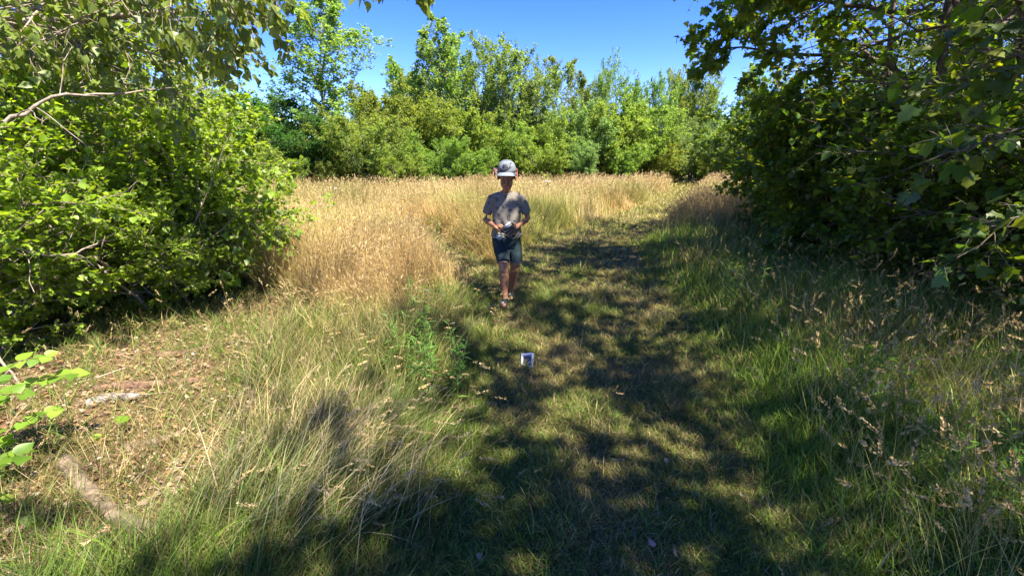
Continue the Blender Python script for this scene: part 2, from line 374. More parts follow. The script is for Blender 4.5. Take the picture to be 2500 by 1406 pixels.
# kind, meshes, nominal height, px, top py, depth, rz, width scale, label
FAR = [
 ('aspen_tree', K_aspen, 10.2, 850, -40, 24, .4, 1.45, 'tallest open grey-green tree, its top cut by the picture edge, left of the boy'),
 ('broadleaf_tree', K_dark, 6.5, 690, 172, 27, 1.0, 1.5, 'dark green domed tree behind the dark shrubs at far left'),
 ('broadleaf_tree', K_dark, 6.5, 620, 235, 20, 2.2, 1.15, 'dense dark green tree nearest the birch branches'),
 ('broadleaf_tree', K_dark, 6.5, 775, 255, 20.5, 4.2, 1.1, 'dense dark green tree directly under the tallest aspen'),
 ('broadleaf_tree', K_dark, 6.5, 520, 190, 19, 5.2, 1.3, 'dark green tree half hidden behind the left birch thicket'),
 ('aspen_tree', K_oak, 7, 955, 165, 26, .7, 1.0, 'pale loose-crowned tree between the tallest aspen and the twin spires'),
 ('poplar_tree', K_spire, 8, 1040, 62, 25, 2.6, 1.15, 'tall narrow tree with the left of two spiky tops behind the boy'),
 ('poplar_tree', K_spire, 8, 1100, 75, 26, .3, 1.2, 'narrow spiky tree just left of the broad fan-shaped tree'),
 ('willow_tree', K_fan, 8, 1212, 84, 25.5, 1.3, 1.15, 'broad fan-shaped tree with many upright shoots above the boy'),
 ('willow_tree', K_fan, 8, 1290, 185, 26, 3.9, .9, 'lower fan-shaped tree leaning to the right of the boy'),
 ('poplar_tree', K_spire, 8, 1400, 128, 29, 4.4, 1.0, 'thin feathery tree standing alone against the sky'),
 ('willow_tree', K_fan, 8, 1452, 170, 30, 5.4, .6, 'short thin tree left of the pointed green tree'),
 ('poplar_tree', K_oak, 7, 1522, 112, 30, 2.0, .7, 'pointed green tree with dense crown, tallest right of the boy'),
 ('willow_tree', K_fan, 8, 1600, 178, 31, 2.4, .6, 'small bushy tree right of the pointed green tree'),
 ('willow_tree', K_fan, 8, 1690, 148, 33, 3.1, .85, 'dense upright-shooted tree above the end of the path'),
 ('poplar_tree', K_spire, 8, 1765, 155, 34, 1.9, 1.0, 'narrow tree between the path end and the right thicket'),
 ('poplar_tree', K_oak, 7, 1850, 190, 34, .9, 1.0, 'distant tree partly hidden by the right thicket'),
 ('willow_tree', K_fan, 8, 1350, 262, 27, 2.9, .6, 'low tree filling the dip in the treeline'),
 ('broadleaf_tree', K_oak, 7, 1150, 140, 28, 3.3, .9, 'leafy tree filling the gap left of the broad fan-shaped tree'),
 ('willow_tree', K_fan, 8, 1010, 165, 28, 4.9, .9, 'feathery tree behind the left of the twin spires'),
 ('broadleaf_tree', K_oak, 7, 1258, 150, 29, 5.6, .8, 'leafy tree behind the right side of the fan-shaped tree'),
 ('poplar_tree', K_spire, 8, 1172, 120, 27.5, 5.0, .9, 'pale spiky tree tight against the fan-shaped tree'),
 ('broadleaf_tree', K_oak, 7, 1445, 200, 31, 1.2, .9, 'rounded tree behind the shrubs left of the pointed tree'),
 ('broadleaf_tree', K_oak, 7, 1582, 180, 32, 3.0, .9, 'rounded tree just right of the pointed tree'),
 ('willow_tree', K_fan, 8, 1640, 172, 33, .7, .8, 'feathery tree left of the upright tree above the path end'),
 ('broadleaf_tree', K_oak, 7, 1325, 225, 29, 2.2, .9, 'rounded tree right of the leaning fan-shaped tree'),
 ('aspen_tree', K_fan, 8, 905, 215, 26.5, 2.8, .9, 'low pale tree at the right foot of the tallest aspen'),
]
for i, (kind, km, H0, px, top, Y, rz, ws, lab) in enumerate(FAR):
    h = far_h(top, Y) / top_of(km); x = far_x(px, Y)
    plant(kind, km, (x, Y, gz1(x, Y)), lab, 'tree', GT, rz, (h * ws, h * ws, h))
SHR = [
 (K_shrub, 4.5, 890, 262, 20, 0.3, 1.2, 'tall yellow-green shrub beside the dark trees'),
 (K_shrub, 4.5, 985, 362, 17.5, 1.3, 1.15, 'low bright green bush reaching into the meadow grass'),
 (K_shrub2, 4.2, 940, 300, 18.5, 4.0, 1.1, 'mid-green shrub behind the low bright bush'),
 (K_shrub, 4.5, 1000, 205, 23, 2.0, 1.0, 'yellow-green shrub below the pale loose tree'),
 (K_shrub, 4.5, 1085, 235, 23, 3.0, 1.1, 'bright shrub below the twin spires'),
 (K_shrub2, 4.2, 1060, 330, 20.5, 5.0, 1.2, 'rounded mid-green shrub left of the goal'),
 (K_shrub, 4.5, 1150, 262, 23, 5.5, 1.0, 'yellow-green shrub rising left of the cap'),
 (K_shrub2, 4.2, 1145, 345, 21.5, 1.5, 1.2, 'low leafy shrub directly left of the goal net'),
 (K_shrub2, 4.2, 1230, 290, 23.5, 2.5, 1.2, 'shrub standing directly behind the goal'),
 (K_shrub, 4.5, 1330, 335, 22.5, .9, 1.2, 'bright shrub right of the goal, above the small bench'),
 (K_shrub, 4.5, 1320, 262, 25.5, 3.6, .9, 'taller yellow-green shrub below the leaning fan tree'),
 (K_grey, 4.5, 1395, 250, 26, 4.4, 1.15, 'grey-green shrub below the feathery tree'),
 (K_grey, 4.5, 1425, 345, 24.5, .2, 1.2, 'low grey-green shrub at the meadow edge right of the boy'),
 (K_shrub, 4.5, 1480, 235, 27, 5.0, 1.0, 'yellow-green shrub left of the pointed tree foot'),
 (K_shrub2, 4.2, 1510, 340, 26.5, 1.1, 1.2, 'olive shrub in front of the pointed tree'),
 (K_shrub, 4.5, 1565, 235, 29, 2.4, 1.0, 'tall bright shrub right of the pointed tree'),
 (K_shrub, 4.5, 1600, 350, 29, 3.3, 1.3, 'bright shrub left of where the path ends'),
 (K_grey, 4.5, 1655, 285, 31, 5.7, 1.2, 'pale grey shrub above the path end'),
 (K_grey, 4.5, 1720, 265, 33, 1.7, 1.2, 'silvery shrub right of the path end'),
 (K_shrub2, 4.2, 1745, 375, 31, 2.8, 1.3, 'dark low bush beside the path end'),
 (K_grey, 4.5, 1790, 290, 29, .8, 1.2, 'silvery shrub partly behind the overhanging right branch'),
 (K_shrub, 4.5, 1850, 395, 21, 4.1, .9, 'small bright yellow-green bush at the right meadow edge'),
 (K_shrub2, 4.2, 1860, 300, 27, 3.8, 1.3, 'mid-green shrub behind the right thicket edge'),
 (K_shrub2, 4.2, 590, 330, 17.5, 2.1, 1.2, 'mid-green shrub behind the left birch thicket'),
 (K_shrub2, 4.2, 690, 385, 18.0, 5.1, 1.2, 'low dark shrub rising from the meadow at far left'),
 (K_shrub2, 4.2, 820, 392, 19.0, 3.4, 1.1, 'low dark shrub at the foot of the tallest aspen'),
 (K_grey, 4.5, 460, 300, 14, 2.7, 1.1, 'grey-green shrub glimpsed through the left thicket'),
]
for i, (km, H0, px, top, Y, rz, ws, lab) in enumerate(SHR):
    h = far_h(top, Y) / top_of(km); x = far_x(px, Y)
    plant('shrub', km, (x, Y, gz1(x, Y) - .05), lab, 'shrub', GS, rz, (h * ws * 1.05, h * ws * 1.05, h), names=('stems', 'foliage'))

def far_wood():
    """far-off wood behind the treeline, one mass: trunks and leaf clumps"""
    rng = np.random.default_rng(5); g = Geo()
    n = 150; Y = 31 + rng.random(n) * 14; px = -500 + rng.random(n) * 3300
    x = (px - 1250) / F / 1.03 * Y; Y = Y + np.clip(x - 2, 0, 30) * .35
    h = 3.2 + rng.random(n) * 2.0
    h = np.where(px < 700, h + 1.2, h)
    for i in range(n):
        m = 900; u = rng.standard_normal((m, 3)); u = nrm(u) * (rng.random((m, 1)) ** .4)
        P = u * np.array([1.7, 1.7, h[i] * .5]) * (1 + .25 * rng.standard_normal((m, 1))) + np.array([x[i], Y[i], h[i] * .5])
        P = P[P[:, 2] > .05]; k = len(P)
        leaves(g, P, rng.standard_normal((k, 3)), np.array([0, 0, 1.]) + rng.standard_normal((k, 3)) * .5, .22 * (1 + .3 * rng.standard_normal(k)), palette(rng, k, G_mid + G_dark + G_bright[:1], .2), DI)
    W = np.zeros((n, 4, 3)); 
    for k in range(4): W[:, k] = np.stack([x + .1 * k * rng.standard_normal(n), Y, h * .3 * k], 1)
    tubes(g, W, np.full((n, 4), .05), 5, np.array([.10, .08, .06]))
    o = link('distant_woodland', g.mesh('distant_woodland', M_leaf_far)); tag(o, 'unbroken green woodland mass behind the meadow treeline', 'woodland', kind='stuff')
far_wood()
#PART2
# ------------------------------------------------------------------ left thicket
LB = ((.18, .28, .02), (.26, .36, .035), (.12, .20, .018), (.21, .31, .035))
K_buck = tree_mesh(41, 4.2, trunks=8, spread=.30, n1=14, l1=.30, a1=58, n2=6, l2=.46, n3=4, l3=.42, t0=.04, up1=.01, up2=-.005, leaf=.050, m=5, cols=LB, shape=OV, profile='round', r=.026, flat=.45, jitter=.012,
                   leafup=1.8, barkmat=M_twig, leafmat=M_leaf, sides=5, splay=.8)
K_buck2 = tree_mesh(42, 2.4, trunks=7, spread=.7, n1=13, l1=.36, a1=55, n2=6, l2=.45, n3=4, l3=.45, t0=.06, up1=.0, up2=-.01, leaf=.047, m=6, cols=LB, shape=OV, profile='round', r=.018, flat=.5, jitter=.01,
                    leafup=2.0, barkmat=M_twig, leafmat=M_leaf, sides=5, splay=.8)
GL = 'shrubs of the left thicket'
THL = [
 (K_buck, -5.0, 5.0, .95, .3, 'tall leafy shrub forming the front of the left thicket'),
 (K_buck, -5.3, 3.7, 1.1, 1.7, 'tall shrub at the left picture edge with pale bare limb'),
 (K_buck, -6.6, 6.2, 1.25, 2.9, 'tall shrub deep inside the left thicket'),
 (K_buck, -6.3, 7.8, .9, 4.1, 'shrub at the back of the left thicket'),
 (K_buck, -7.8, 9.2, 1.2, 5.0, 'shrub in the far back of the left thicket'),
 (K_buck, -7.0, 4.4, 1.3, .9, 'tall shrub hidden behind the left picture edge'),
 (K_buck2, -4.15, 5.2, .75, .5, 'low spreading shrub whose branches reach toward the dry meadow'),
 (K_buck2, -3.75, 4.35, .85, 1.9, 'low spreading shrub above the brown leaf litter'),
 (K_buck2, -4.3, 3.3, .8, 3.3, 'low twiggy shrub by the left edge above the white-barked log'),
 (K_buck2, -3.45, 4.35, .5, 2.6, 'knee-high shrub in front of the left thicket beside the litter'),
 (K_buck2, -3.5, 5.2, .55, 3.9, 'knee-high shrub where the left thicket meets the dry meadow'),
 (K_buck2, -3.95, 3.05, .5, 5.6, 'knee-high shrub at the left edge above the papery-barked log'),
 (K_buck2, -5.8, 6.9, .85, 4.4, 'rounded shrub between the thicket and the meadow'),
 (K_buck2, -7.0, 9.6, 1.1, 5.3, 'shrub behind the thicket at the meadow edge'),
]
for km, x, y, sc, rz, lab in THL:
    plant('thicket_shrub', km, (x, y, gz1(x, y)), lab, 'shrub', GL, rz, sc, names=('stems', 'foliage'))

def custom_tree(kind, loc, label, group, H, limbs, seed, leafL, cols, shape, hang, trunk_r=.09, m=7, n_tw=16, tw_len=.7, barkm=M_bark, n_sub=3, leafup=.4, hangsplay=.8, limb_n=14, cat='tree', flat=.0, wander=.05):
    """a trunk plus limbs that follow given world-space polylines; twigs (hanging or level) along the limbs"""
    rng = np.random.default_rng(seed); W = Geo(); Lf = Geo(); O = np.array(loc, float)
    T = np.zeros((1, 10, 3)); T[0, :, 2] = np.linspace(-.15, H, 10); T[0, 1:, :2] += np.cumsum(rng.standard_normal((9, 2)) * wander, 0)
    R = np.linspace(trunk_r, trunk_r * .15, 10)[None]; tubes(W, T, R, 8)
    LP = []
    for lb in limbs:
        q = np.array(lb, float) - O
        t = np.linspace(0, len(q) - 1, 12); i = np.minimum(t.astype(int), len(q) - 2); fr = (t - i)[:, None]
        p = q[i] * (1 - fr) + q[i + 1] * fr
        for _ in range(2): p[1:-1] = (p[:-2] + p[1:-1] * 2 + p[2:]) / 4
        p[1:] += rng.standard_normal((11, 3)) * .02; LP.append(p)
    LP = np.array(LP); LR = np.tile(np.linspace(trunk_r * .42, .004, 12), (len(LP), 1)); tubes(W, LP, LR, 6)
    pl = np.full(len(LP), 1.0)
    s, d, l, rr = children(rng, LP, LR, limb_n, .2, 1.0, 48, lambda t: tw_len * 1.5 * (1.1 - .55 * t), pl, flat=flat)
    P1, R1 = poly_grow(rng, s, d, l, 7, .10, -.03 - hang * .10, np.minimum(rr, .010), np.full(len(l), .003)); tubes(W, P1, R1, 4)
    s, d, l, rr = children(rng, P1, R1, n_tw, .1, 1.0, 45, lambda t: tw_len * .55 * (1.2 - .5 * t), np.full(len(l), 1.0), flat=flat)
    P2, R2 = poly_grow(rng, s, d, l, 6, .10, -hang * .34, np.minimum(rr, .004), np.full(len(l), .0015)); tubes(W, P2, R2, 3)
    tw = [P1[:, 2:], P2]
    if n_sub:
        s, d, l, rr = children(rng, P2, R2, n_sub, .15, 1.0, 38, lambda t: tw_len * .33 * (1.1 - .4 * t), np.full(len(l), 1.0), flat=flat)
        P3, R3 = poly_grow(rng, s, d, l, 4, .10, -hang * .3, np.minimum(rr, .003), np.full(len(l), .0012)); tubes(W, P3, R3, 3); tw.append(P3)
    for q in tw: foliage(Lf, rng, q, m, leafL, cols, shape, up=leafup, splay=hangsplay, droop=hang, jitter=.012)
    e = empty(kind, loc, label, cat, group)
    link('trunk', W.mesh('trunk', barkm, True), None, e); link('crown', Lf.mesh('crown', M_leaf), None, e)
    return e

BC = ((.15, .20, .04), (.20, .25, .06), (.11, .16, .035), (.17, .23, .035))
def A(px, py, y): return tuple(at(px, py, y))
bx, by = -4.6, 4.3
custom_tree('birch_tree', (bx, by, 0), 'birch with drooping twigs hanging from the top left corner', None, 6.0,
  [[(bx, by, 2.6), A(215, 60, 4.0), A(405, 20, 3.8), A(535, 60, 3.7)],
   [(bx, by, 3.0), A(135, -120, 3.9), A(365, -70, 3.6), A(525, -20, 3.5), A(575, 60, 3.5)],
   [(bx, by, 2.4), A(85, 140, 4.2), A(285, 110, 4.1), A(425, 150, 4.0)],
   [(bx, by, 3.4), A(-15, -150, 3.6), A(185, -160, 3.4), A(425, -130, 3.3), A(545, -70, 3.3)],
   [(bx, by, 2.2), A(-55, 60, 3.9), A(85, 20, 3.7), A(215, 60, 3.6)]],
  71, .058, BC, BR, .55, n_tw=6, n_sub=2, m=3, tw_len=.46, barkm=M_twig, limb_n=11)
custom_tree('birch_tree', (-4.0, 5.8, 0), 'young birch leaning out over the dry meadow from the left thicket', None, 2.3,
  [[(-4.0, 5.8, .6), A(415, 430, 5.4), A(535, 440, 5.0), A(615, 470, 4.9)],
   [(-4.0, 5.8, .5), A(435, 500, 5.2), A(555, 530, 4.9), A(650, 560, 4.7)],
   [(-4.0, 5.8, .9), A(395, 330, 5.6), A(475, 360, 5.2), A(535, 400, 5.0)],
   [(-4.0, 5.8, .4), A(395, 560, 5.0), A(495, 600, 4.7), A(575, 620, 4.6)],
   [(-4.0, 5.8, 1.4), A(375, 250, 5.6), A(445, 290, 5.4), A(485, 330, 5.2)]],
  72, .062, BC + LB, BR, .25, n_tw=6, n_sub=2, m=5, tw_len=.36, trunk_r=.05, barkm=M_twig, limb_n=10)

# pale bare limb crossing the left thicket
def limb_thing(name, pts, r, label, mat, cat='branch'):
    g = Geo(); rng = np.random.default_rng(len(pts)); q = np.array(pts); O = q[0].copy()
    t = np.linspace(0, len(q) - 1, 16); i = np.minimum(t.astype(int), len(q) - 2); fr = (t - i)[:, None]
    p = q[i] * (1 - fr) + q[i + 1] * fr - O; p[1:-1] = (p[:-2] + 2 * p[1:-1] + p[2:]) / 4 + rng.standard_normal((14, 3)) * .008
    tubes(g, p[None], np.linspace(r, r * .25, 16)[None], 8)
    s, d, l, rr = children(rng, p[None], np.linspace(r, r * .25, 16)[None], 7, .2, .95, 50, lambda t: .5 - .2 * t, np.array([.9]))
    P1, R1 = poly_grow(rng, s, d, l, 6, .15, .0, rr * .5, np.full(len(l), .002)); tubes(g, P1, R1, 5)
    o = link(name, g.mesh(name, mat, True)); o.location = O; return tag(o, label, cat)
limb_thing('bare_branch', [A(-40, 320, 2.9), A(50, 280, 3.0), A(140, 225, 3.1), A(280, 232, 3.3), A(420, 215, 3.5)], .014, 'thick pale bare branch rising from the left picture edge', M_twig)
limb_thing('bare_branch', [A(-20, 590, 3.0), A(60, 612, 3.05), A(150, 625, 3.1), A(230, 600, 3.2), A(280, 570, 3.3)], .011, 'thin pale curved branch low in the left thicket', M_twig)
limb_thing('bare_branch', [A(-20, 840, 2.6), A(40, 930, 2.55), A(90, 990, 2.5), A(110, 1010, 2.45)], .008, 'thin bare grey twig leaning over the litter at the left edge', M_twig)

# ------------------------------------------------------------------ right thicket
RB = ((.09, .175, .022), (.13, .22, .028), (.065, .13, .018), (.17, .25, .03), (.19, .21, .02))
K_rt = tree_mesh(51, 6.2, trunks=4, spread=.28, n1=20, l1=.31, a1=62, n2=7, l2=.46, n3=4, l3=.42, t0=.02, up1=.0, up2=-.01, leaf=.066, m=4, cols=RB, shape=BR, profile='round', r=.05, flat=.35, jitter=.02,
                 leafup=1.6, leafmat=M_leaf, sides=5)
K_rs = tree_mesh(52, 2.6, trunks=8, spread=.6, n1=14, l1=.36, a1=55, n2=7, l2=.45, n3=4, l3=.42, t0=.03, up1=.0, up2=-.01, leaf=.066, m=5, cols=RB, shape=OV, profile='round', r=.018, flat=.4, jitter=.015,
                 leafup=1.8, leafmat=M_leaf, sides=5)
GR = 'trees and shrubs of the right thicket'
THR = [
 (K_rt, 5.9, 6.4, 1.1, .2, 'dark leafy tree in the middle of the right thicket'),
 (K_rt, 7.7, 9.2, .85, 1.5, 'dark tree at the inner edge of the right thicket'),
 (K_rt, 5.25, 4.3, 1.12, 2.8, 'dark tree filling the right picture edge'),
 (K_rt, 10.9, 12.4, .8, 3.9, 'dark tree farther back in the right thicket'),
 (K_rt, 13.6, 16.0, .85, 4.8, 'tree far back in the right thicket beside the meadow'),
 (K_rt, 17.2, 20.5, .9, 5.9, 'farthest tree of the right thicket by the path end'),
 (K_rt, 8.0, 7.2, 1.15, .8, 'tall dark tree behind the right thicket front'),
 (K_rt, 8.9, 4.2, 1.0, 5.3, 'tall dark tree outside the right picture edge'),
 (K_rs, 4.5, 6.2, .8, .4, 'low dark shrub at the left foot of the right thicket'),
 (K_rs, 4.55, 4.9, .75, 1.6, 'low dark shrub above the tall grass at right'),
 (K_rs, 5.2, 8.3, .95, 2.7, 'low dark shrub beside the shaded part of the path'),
 (K_rs, 7.6, 10.8, 1.0, 3.6, 'low dark shrub beside the pinkish dry grass'),
 (K_rs, 4.6, 3.8, .7, 4.9, 'low dark shrub at the right picture edge'),
 (K_rs, 9.8, 13.8, 1.0, 6.0, 'low shrub with yellowing leaves by the far dry grass'),
]
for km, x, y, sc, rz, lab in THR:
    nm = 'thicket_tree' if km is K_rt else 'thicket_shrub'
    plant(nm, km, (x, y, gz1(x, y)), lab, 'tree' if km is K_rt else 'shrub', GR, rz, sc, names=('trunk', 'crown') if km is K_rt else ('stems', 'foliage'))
custom_tree('maple_tree', (4.9, 5.6, 0), 'maple whose long branches overhang the path from the right', None, 5.5,
  [[(4.9, 5.6, 2.2), A(2125, 130, 6.0), A(1940, 130, 6.2), A(1790, 120, 6.3), A(1690, 115, 6.4)],
   [(4.9, 5.6, 3.0), A(2125, 20, 5.8), A(1975, 0, 5.8), A(1855, 10, 5.9), A(1805, 40, 5.9)],
   [(4.9, 5.6, 1.7), A(2155, 260, 5.9), A(2025, 240, 6.2), A(1925, 250, 6.4), A(1875, 250, 6.5)],
   [(4.9, 5.6, 1.3), A(2135, 420, 6.0), A(2035, 380, 6.2), A(1945, 350, 6.4), A(1895, 330, 6.5)],
   [(4.9, 5.6, 1.1), A(2135, 450, 6.0), A(2035, 430, 6.2), A(1925, 400, 6.5), A(1840, 385, 6.7)],
   [(4.9, 5.6, 3.6), A(2075, -120, 5.2), A(1955, -90, 5.0), A(1875, -50, 5.0)],
   [(4.9, 5.6, .8), A(2135, 540, 5.8), A(2035, 540, 6.0), A(1955, 560, 6.2), A(1915, 590, 6.2)]],
  73, .070, RB + ((.13, .20, .03),), MA, .25, n_tw=6, n_sub=2, m=4, tw_len=.36, limb_n=13, leafup=.8, trunk_r=.08)
custom_tree('maple_tree', (3.9, 2.6, 0), 'near maple sapling with big lobed leaves at the right picture edge', None, 3.2,
  [[(3.9, 2.6, .9), A(2560, 300, 2.7), A(2400, 330, 2.7), A(2260, 400, 2.75)],
   [(3.9, 2.6, .7), A(2600, 480, 2.6), A(2480, 540, 2.6), A(2400, 600, 2.6)],
   [(3.9, 2.6, 1.6), A(2560, 130, 2.8), A(2420, 160, 2.9), A(2330, 220, 2.9)],
   [(3.9, 2.6, 2.2), A(2600, -60, 2.8), A(2480, -20, 2.8), A(2380, 30, 2.9)]],
  74, .072, ((.07, .14, .025), (.06, .12, .03), (.11, .17, .02), (.17, .20, .02)), MA, .3, n_tw=3, n_sub=0, m=2, tw_len=.3, limb_n=11, leafup=1.2, trunk_r=.02)
# trees beside and behind the viewpoint on the right, outside the picture: their crowns dapple the foreground path
for (x, y, sc, rz, lab) in [(4.3, .9, 1.0, 1.1, 'tree standing just outside the right picture edge beside the path'),
                            (6.4, 1.3, 1.0, 5.5, 'tree standing farther right of the viewpoint, beyond the picture edge'),
                            (4.6, -1.6, 1.05, 2.5, 'tree behind the viewpoint on the right side of the path'),
                            ]:
    plant('thicket_tree', K_rt, (x, y, 0), lab, 'tree', GR, rz, sc)
custom_tree('birch_tree', (3.6, -.6, 0), 'birch whose thin crown arches over the near end of the path', None, 6.2,
  [[(3.6, -.6, 3.2), (2.9, .3, 3.9), (2.2, 1.0, 4.2), (1.6, 1.5, 4.2)],
   [(3.6, -.6, 3.4), (2.8, 1.2, 4.2), (2.2, 2.4, 4.5), (1.9, 3.2, 4.4)],
   [(3.6, -.6, 3.8), (3.0, 2.0, 4.8), (2.7, 3.4, 5.0), (2.4, 4.3, 4.9)],
   [(3.6, -.6, 4.2), (3.0, -.9, 4.8), (2.4, -.9, 5.0), (2.0, -.8, 4.9)],
   [(3.6, -.6, 3.0), (2.8, -.6, 3.5), (2.4, -.4, 3.7), (2.1, 0, 3.7)]],
  75, .06, BC, BR, .4, n_tw=7, n_sub=2, m=8, tw_len=.5, limb_n=15)
# leaves hanging in at the top edge
custom_tree('birch_tree', (-3.8, -1.6, 0), 'birch overhead whose hanging twig tips show at the top edge', None, 4.8,
  [[(-3.8, -1.6, 3.2), (-2.4, 1.0, 3.7), A(900, -230, 3.2), A(960, -120, 3.3), A(1010, -75, 3.4)],
   [(-3.8, -1.6, 3.0), (-2.9, 1.0, 3.5), A(600, -230, 3.2), A(690, -95, 3.3)]],
  76, .055, BC, BR, .8, n_tw=5, n_sub=2, m=4, tw_len=.28, limb_n=8)

# ------------------------------------------------------------------ grass
def sample(rng, n0, rmin, rmax, p=1.3, amax=1.05, amin=None):
    """points in a wide fan in front of the viewpoint, denser nearby"""
    u = rng.random(n0); e = 2 - p
    r = (rmin ** e + u * (rmax ** e - rmin ** e)) ** (1 / e)
    a = (rng.random(n0) * 2 - 1) * amax
    return r * np.sin(a), r * np.cos(a), r
def blades(g, rng, x, y, h, wd, lean, bend, col, tipcol=None, seg=3, az=None, z=None, layover=None):
    n = len(x); z = gz(x, y) if z is None else z
    az = rng.random(n) * 6.283 if az is None else az
    dx, dy = np.cos(az), np.sin(az); fa = rng.random(n) * 3.1416
    sx, sy = np.cos(fa), np.sin(fa)
    ts = np.linspace(0, 1, seg + 1); V = []
    px = x.copy(); py = y.copy(); pz = z - .01
    th = lean.copy()
    for k, t in enumerate(ts):
        wk = wd * (1 - t ** 2) * .5 if k < seg else 0 * wd
        if k < seg:
            V.append(np.stack([px - sx * wk, py - sy * wk, pz], 1)); V.append(np.stack([px + sx * wk, py + sy * wk, pz], 1))
        else: V.append(np.stack([px, py, pz], 1))
        st = h / seg; px = px + dx * np.sin(th) * st; py = py + dy * np.sin(th) * st; pz = pz + np.cos(th) * st
        th = np.minimum(th + bend / seg, 2.0)
    V = np.stack(V, 1); k = V.shape[1]; off = (np.arange(n) * k)[:, None, None]
    q = np.array([[2 * i, 2 * i + 1, 2 * i + 3, 2 * i + 2] for i in range(seg - 1)]); t3 = np.array([[2 * seg - 2, 2 * seg - 1, 2 * seg]])
    fs = [(t3[None] + off).reshape(-1, 3)]
    if len(q): fs.append((q[None] + off).reshape(-1, 4))
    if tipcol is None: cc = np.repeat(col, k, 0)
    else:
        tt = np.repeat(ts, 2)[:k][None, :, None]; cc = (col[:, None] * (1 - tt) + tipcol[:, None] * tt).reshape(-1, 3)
    g.add(V.reshape(-1, 3), fs, cc)
    dirv = np.stack([dx * np.sin(th), dy * np.sin(th), np.cos(th)], 1)
    return np.stack([px - dx * np.sin(th) * h / seg, py - dy * np.sin(th) * h / seg, pz - np.cos(th) * h / seg], 1), dirv
def heads(g, rng, P, D, L, W, col, fine=False):
    """seed heads: fine = bumpy spindle, otherwise two crossed diamonds"""
    n = len(P); D = nrm(D); S = nrm(np.cross(D, nrm(rng.standard_normal((n, 3))))); T = np.cross(D, S)
    if not fine:
        for s in (S, T):
            v = np.stack([P, P + D * L[:, None] * .45 + s * W[:, None] * .5, P + D * L[:, None], P + D * L[:, None] * .45 - s * W[:, None] * .5], 1)
            g.add(v.reshape(-1, 3), (np.arange(n * 4).reshape(-1, 4)), np.repeat(col, 4, 0))
        return
    m = 34                                   # many small spikelets on a rachis
    t = rng.random((n, m)); a = rng.random((n, m)) * 6.283
    rad_ = W[:, None] * .5 * np.sin(np.pi * (t * .9 + .06)) ** .7
    side = np.cos(a)[..., None] * S[:, None] + np.sin(a)[..., None] * T[:, None]
    Q = P[:, None] + D[:, None] * (L[:, None] * t)[..., None] + side * (rad_ * .35)[..., None]
    dd = (D[:, None] * .9 + side * .75).reshape(-1, 3)
    c = np.repeat(col, m, 0) * (1 + .2 * rng.standard_normal((n * m, 1)))
    leaves(g, Q.reshape(-1, 3), dd, side.reshape(-1, 3) + rng.standard_normal((n * m, 3)) * .4, np.repeat(L * .15, m), c.clip(.01, .9), DI, .6)

C_green = ((.10, .19, .022), (.15, .24, .03), (.07, .14, .018), (.20, .28, .045))
C_olive = ((.16, .17, .04), (.21, .20, .055), (.12, .14, .03))
C_straw = ((.48, .38, .16), (.56, .47, .23), (.38, .30, .12), (.50, .39, .19))
C_thatch = ((.24, .18, .085), (.32, .25, .12), (.18, .14, .06))

def patchmix(rng, x, y, a, b, freq=2.0, o=0, bias=.5, sharp=5):
    n = len(x); t = 1 / (1 + np.exp(-sharp * (noise2(x, y, freq, o) + .35 * noise2(x, y, freq * 3.1, o + 1) - .17 - bias + .18 * rng.standard_normal(n))))
    pick = (rng.random(n) < t)[:, None]
    return np.where(pick, palette(rng, n, b), palette(rng, n, a))

def path_grass():
    rng = np.random.default_rng(101); g = Geo()
    for (n, r0, r1, seg) in ((360000, 1.2, 6.0, 3), (290000, 6.0, 36, 2)):
        x, y, r = sample(rng, n, r0, r1, 1.55)
        k = (in_path(x, y) > -.12) & (y > .8); x, y, r = x[k], y[k], r[k]; n = len(x)
        bare = -.12 + noise2(x, y, 1.6, 21) * .6 + noise2(x, y, 5, 22) * .4
        k = rng.random(n) < np.clip(1.75 - bare * 1.8, .25, 1); x, y, r, bare = x[k], y[k], r[k], bare[k]; n = len(x)
        h = (.03 + .05 * rng.random(n) + .16 * np.clip(noise2(x, y, 3.4, 23) - .5, 0, 1) + .05 * np.clip(noise2(x, y, 9, 27) - .4, 0, 1)) * (1 + .04 * r)
        wd = (.0028 + .0026 * rng.random(n)) * np.maximum(1, r / 3.2)
        far = np.clip((y - 9) / 8, 0, 1)
        sun_dry = patchmix(rng, x, y, C_olive + C_green, C_thatch + C_straw[:1], 2.2, 24, .66)
        drier = palette(rng, n, ((.34, .29, .10), (.38, .32, .13), (.24, .27, .07)))
        col = np.where((rng.random(n) < far)[:, None], drier, sun_dry)
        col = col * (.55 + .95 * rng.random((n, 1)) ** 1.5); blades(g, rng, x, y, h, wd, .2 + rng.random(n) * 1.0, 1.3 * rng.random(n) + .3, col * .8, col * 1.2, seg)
    o = link('path_grass', g.mesh('path_grass', M_grass)); tag(o, 'short trodden green and straw-coloured grass covering the path', 'grass', kind='stuff')

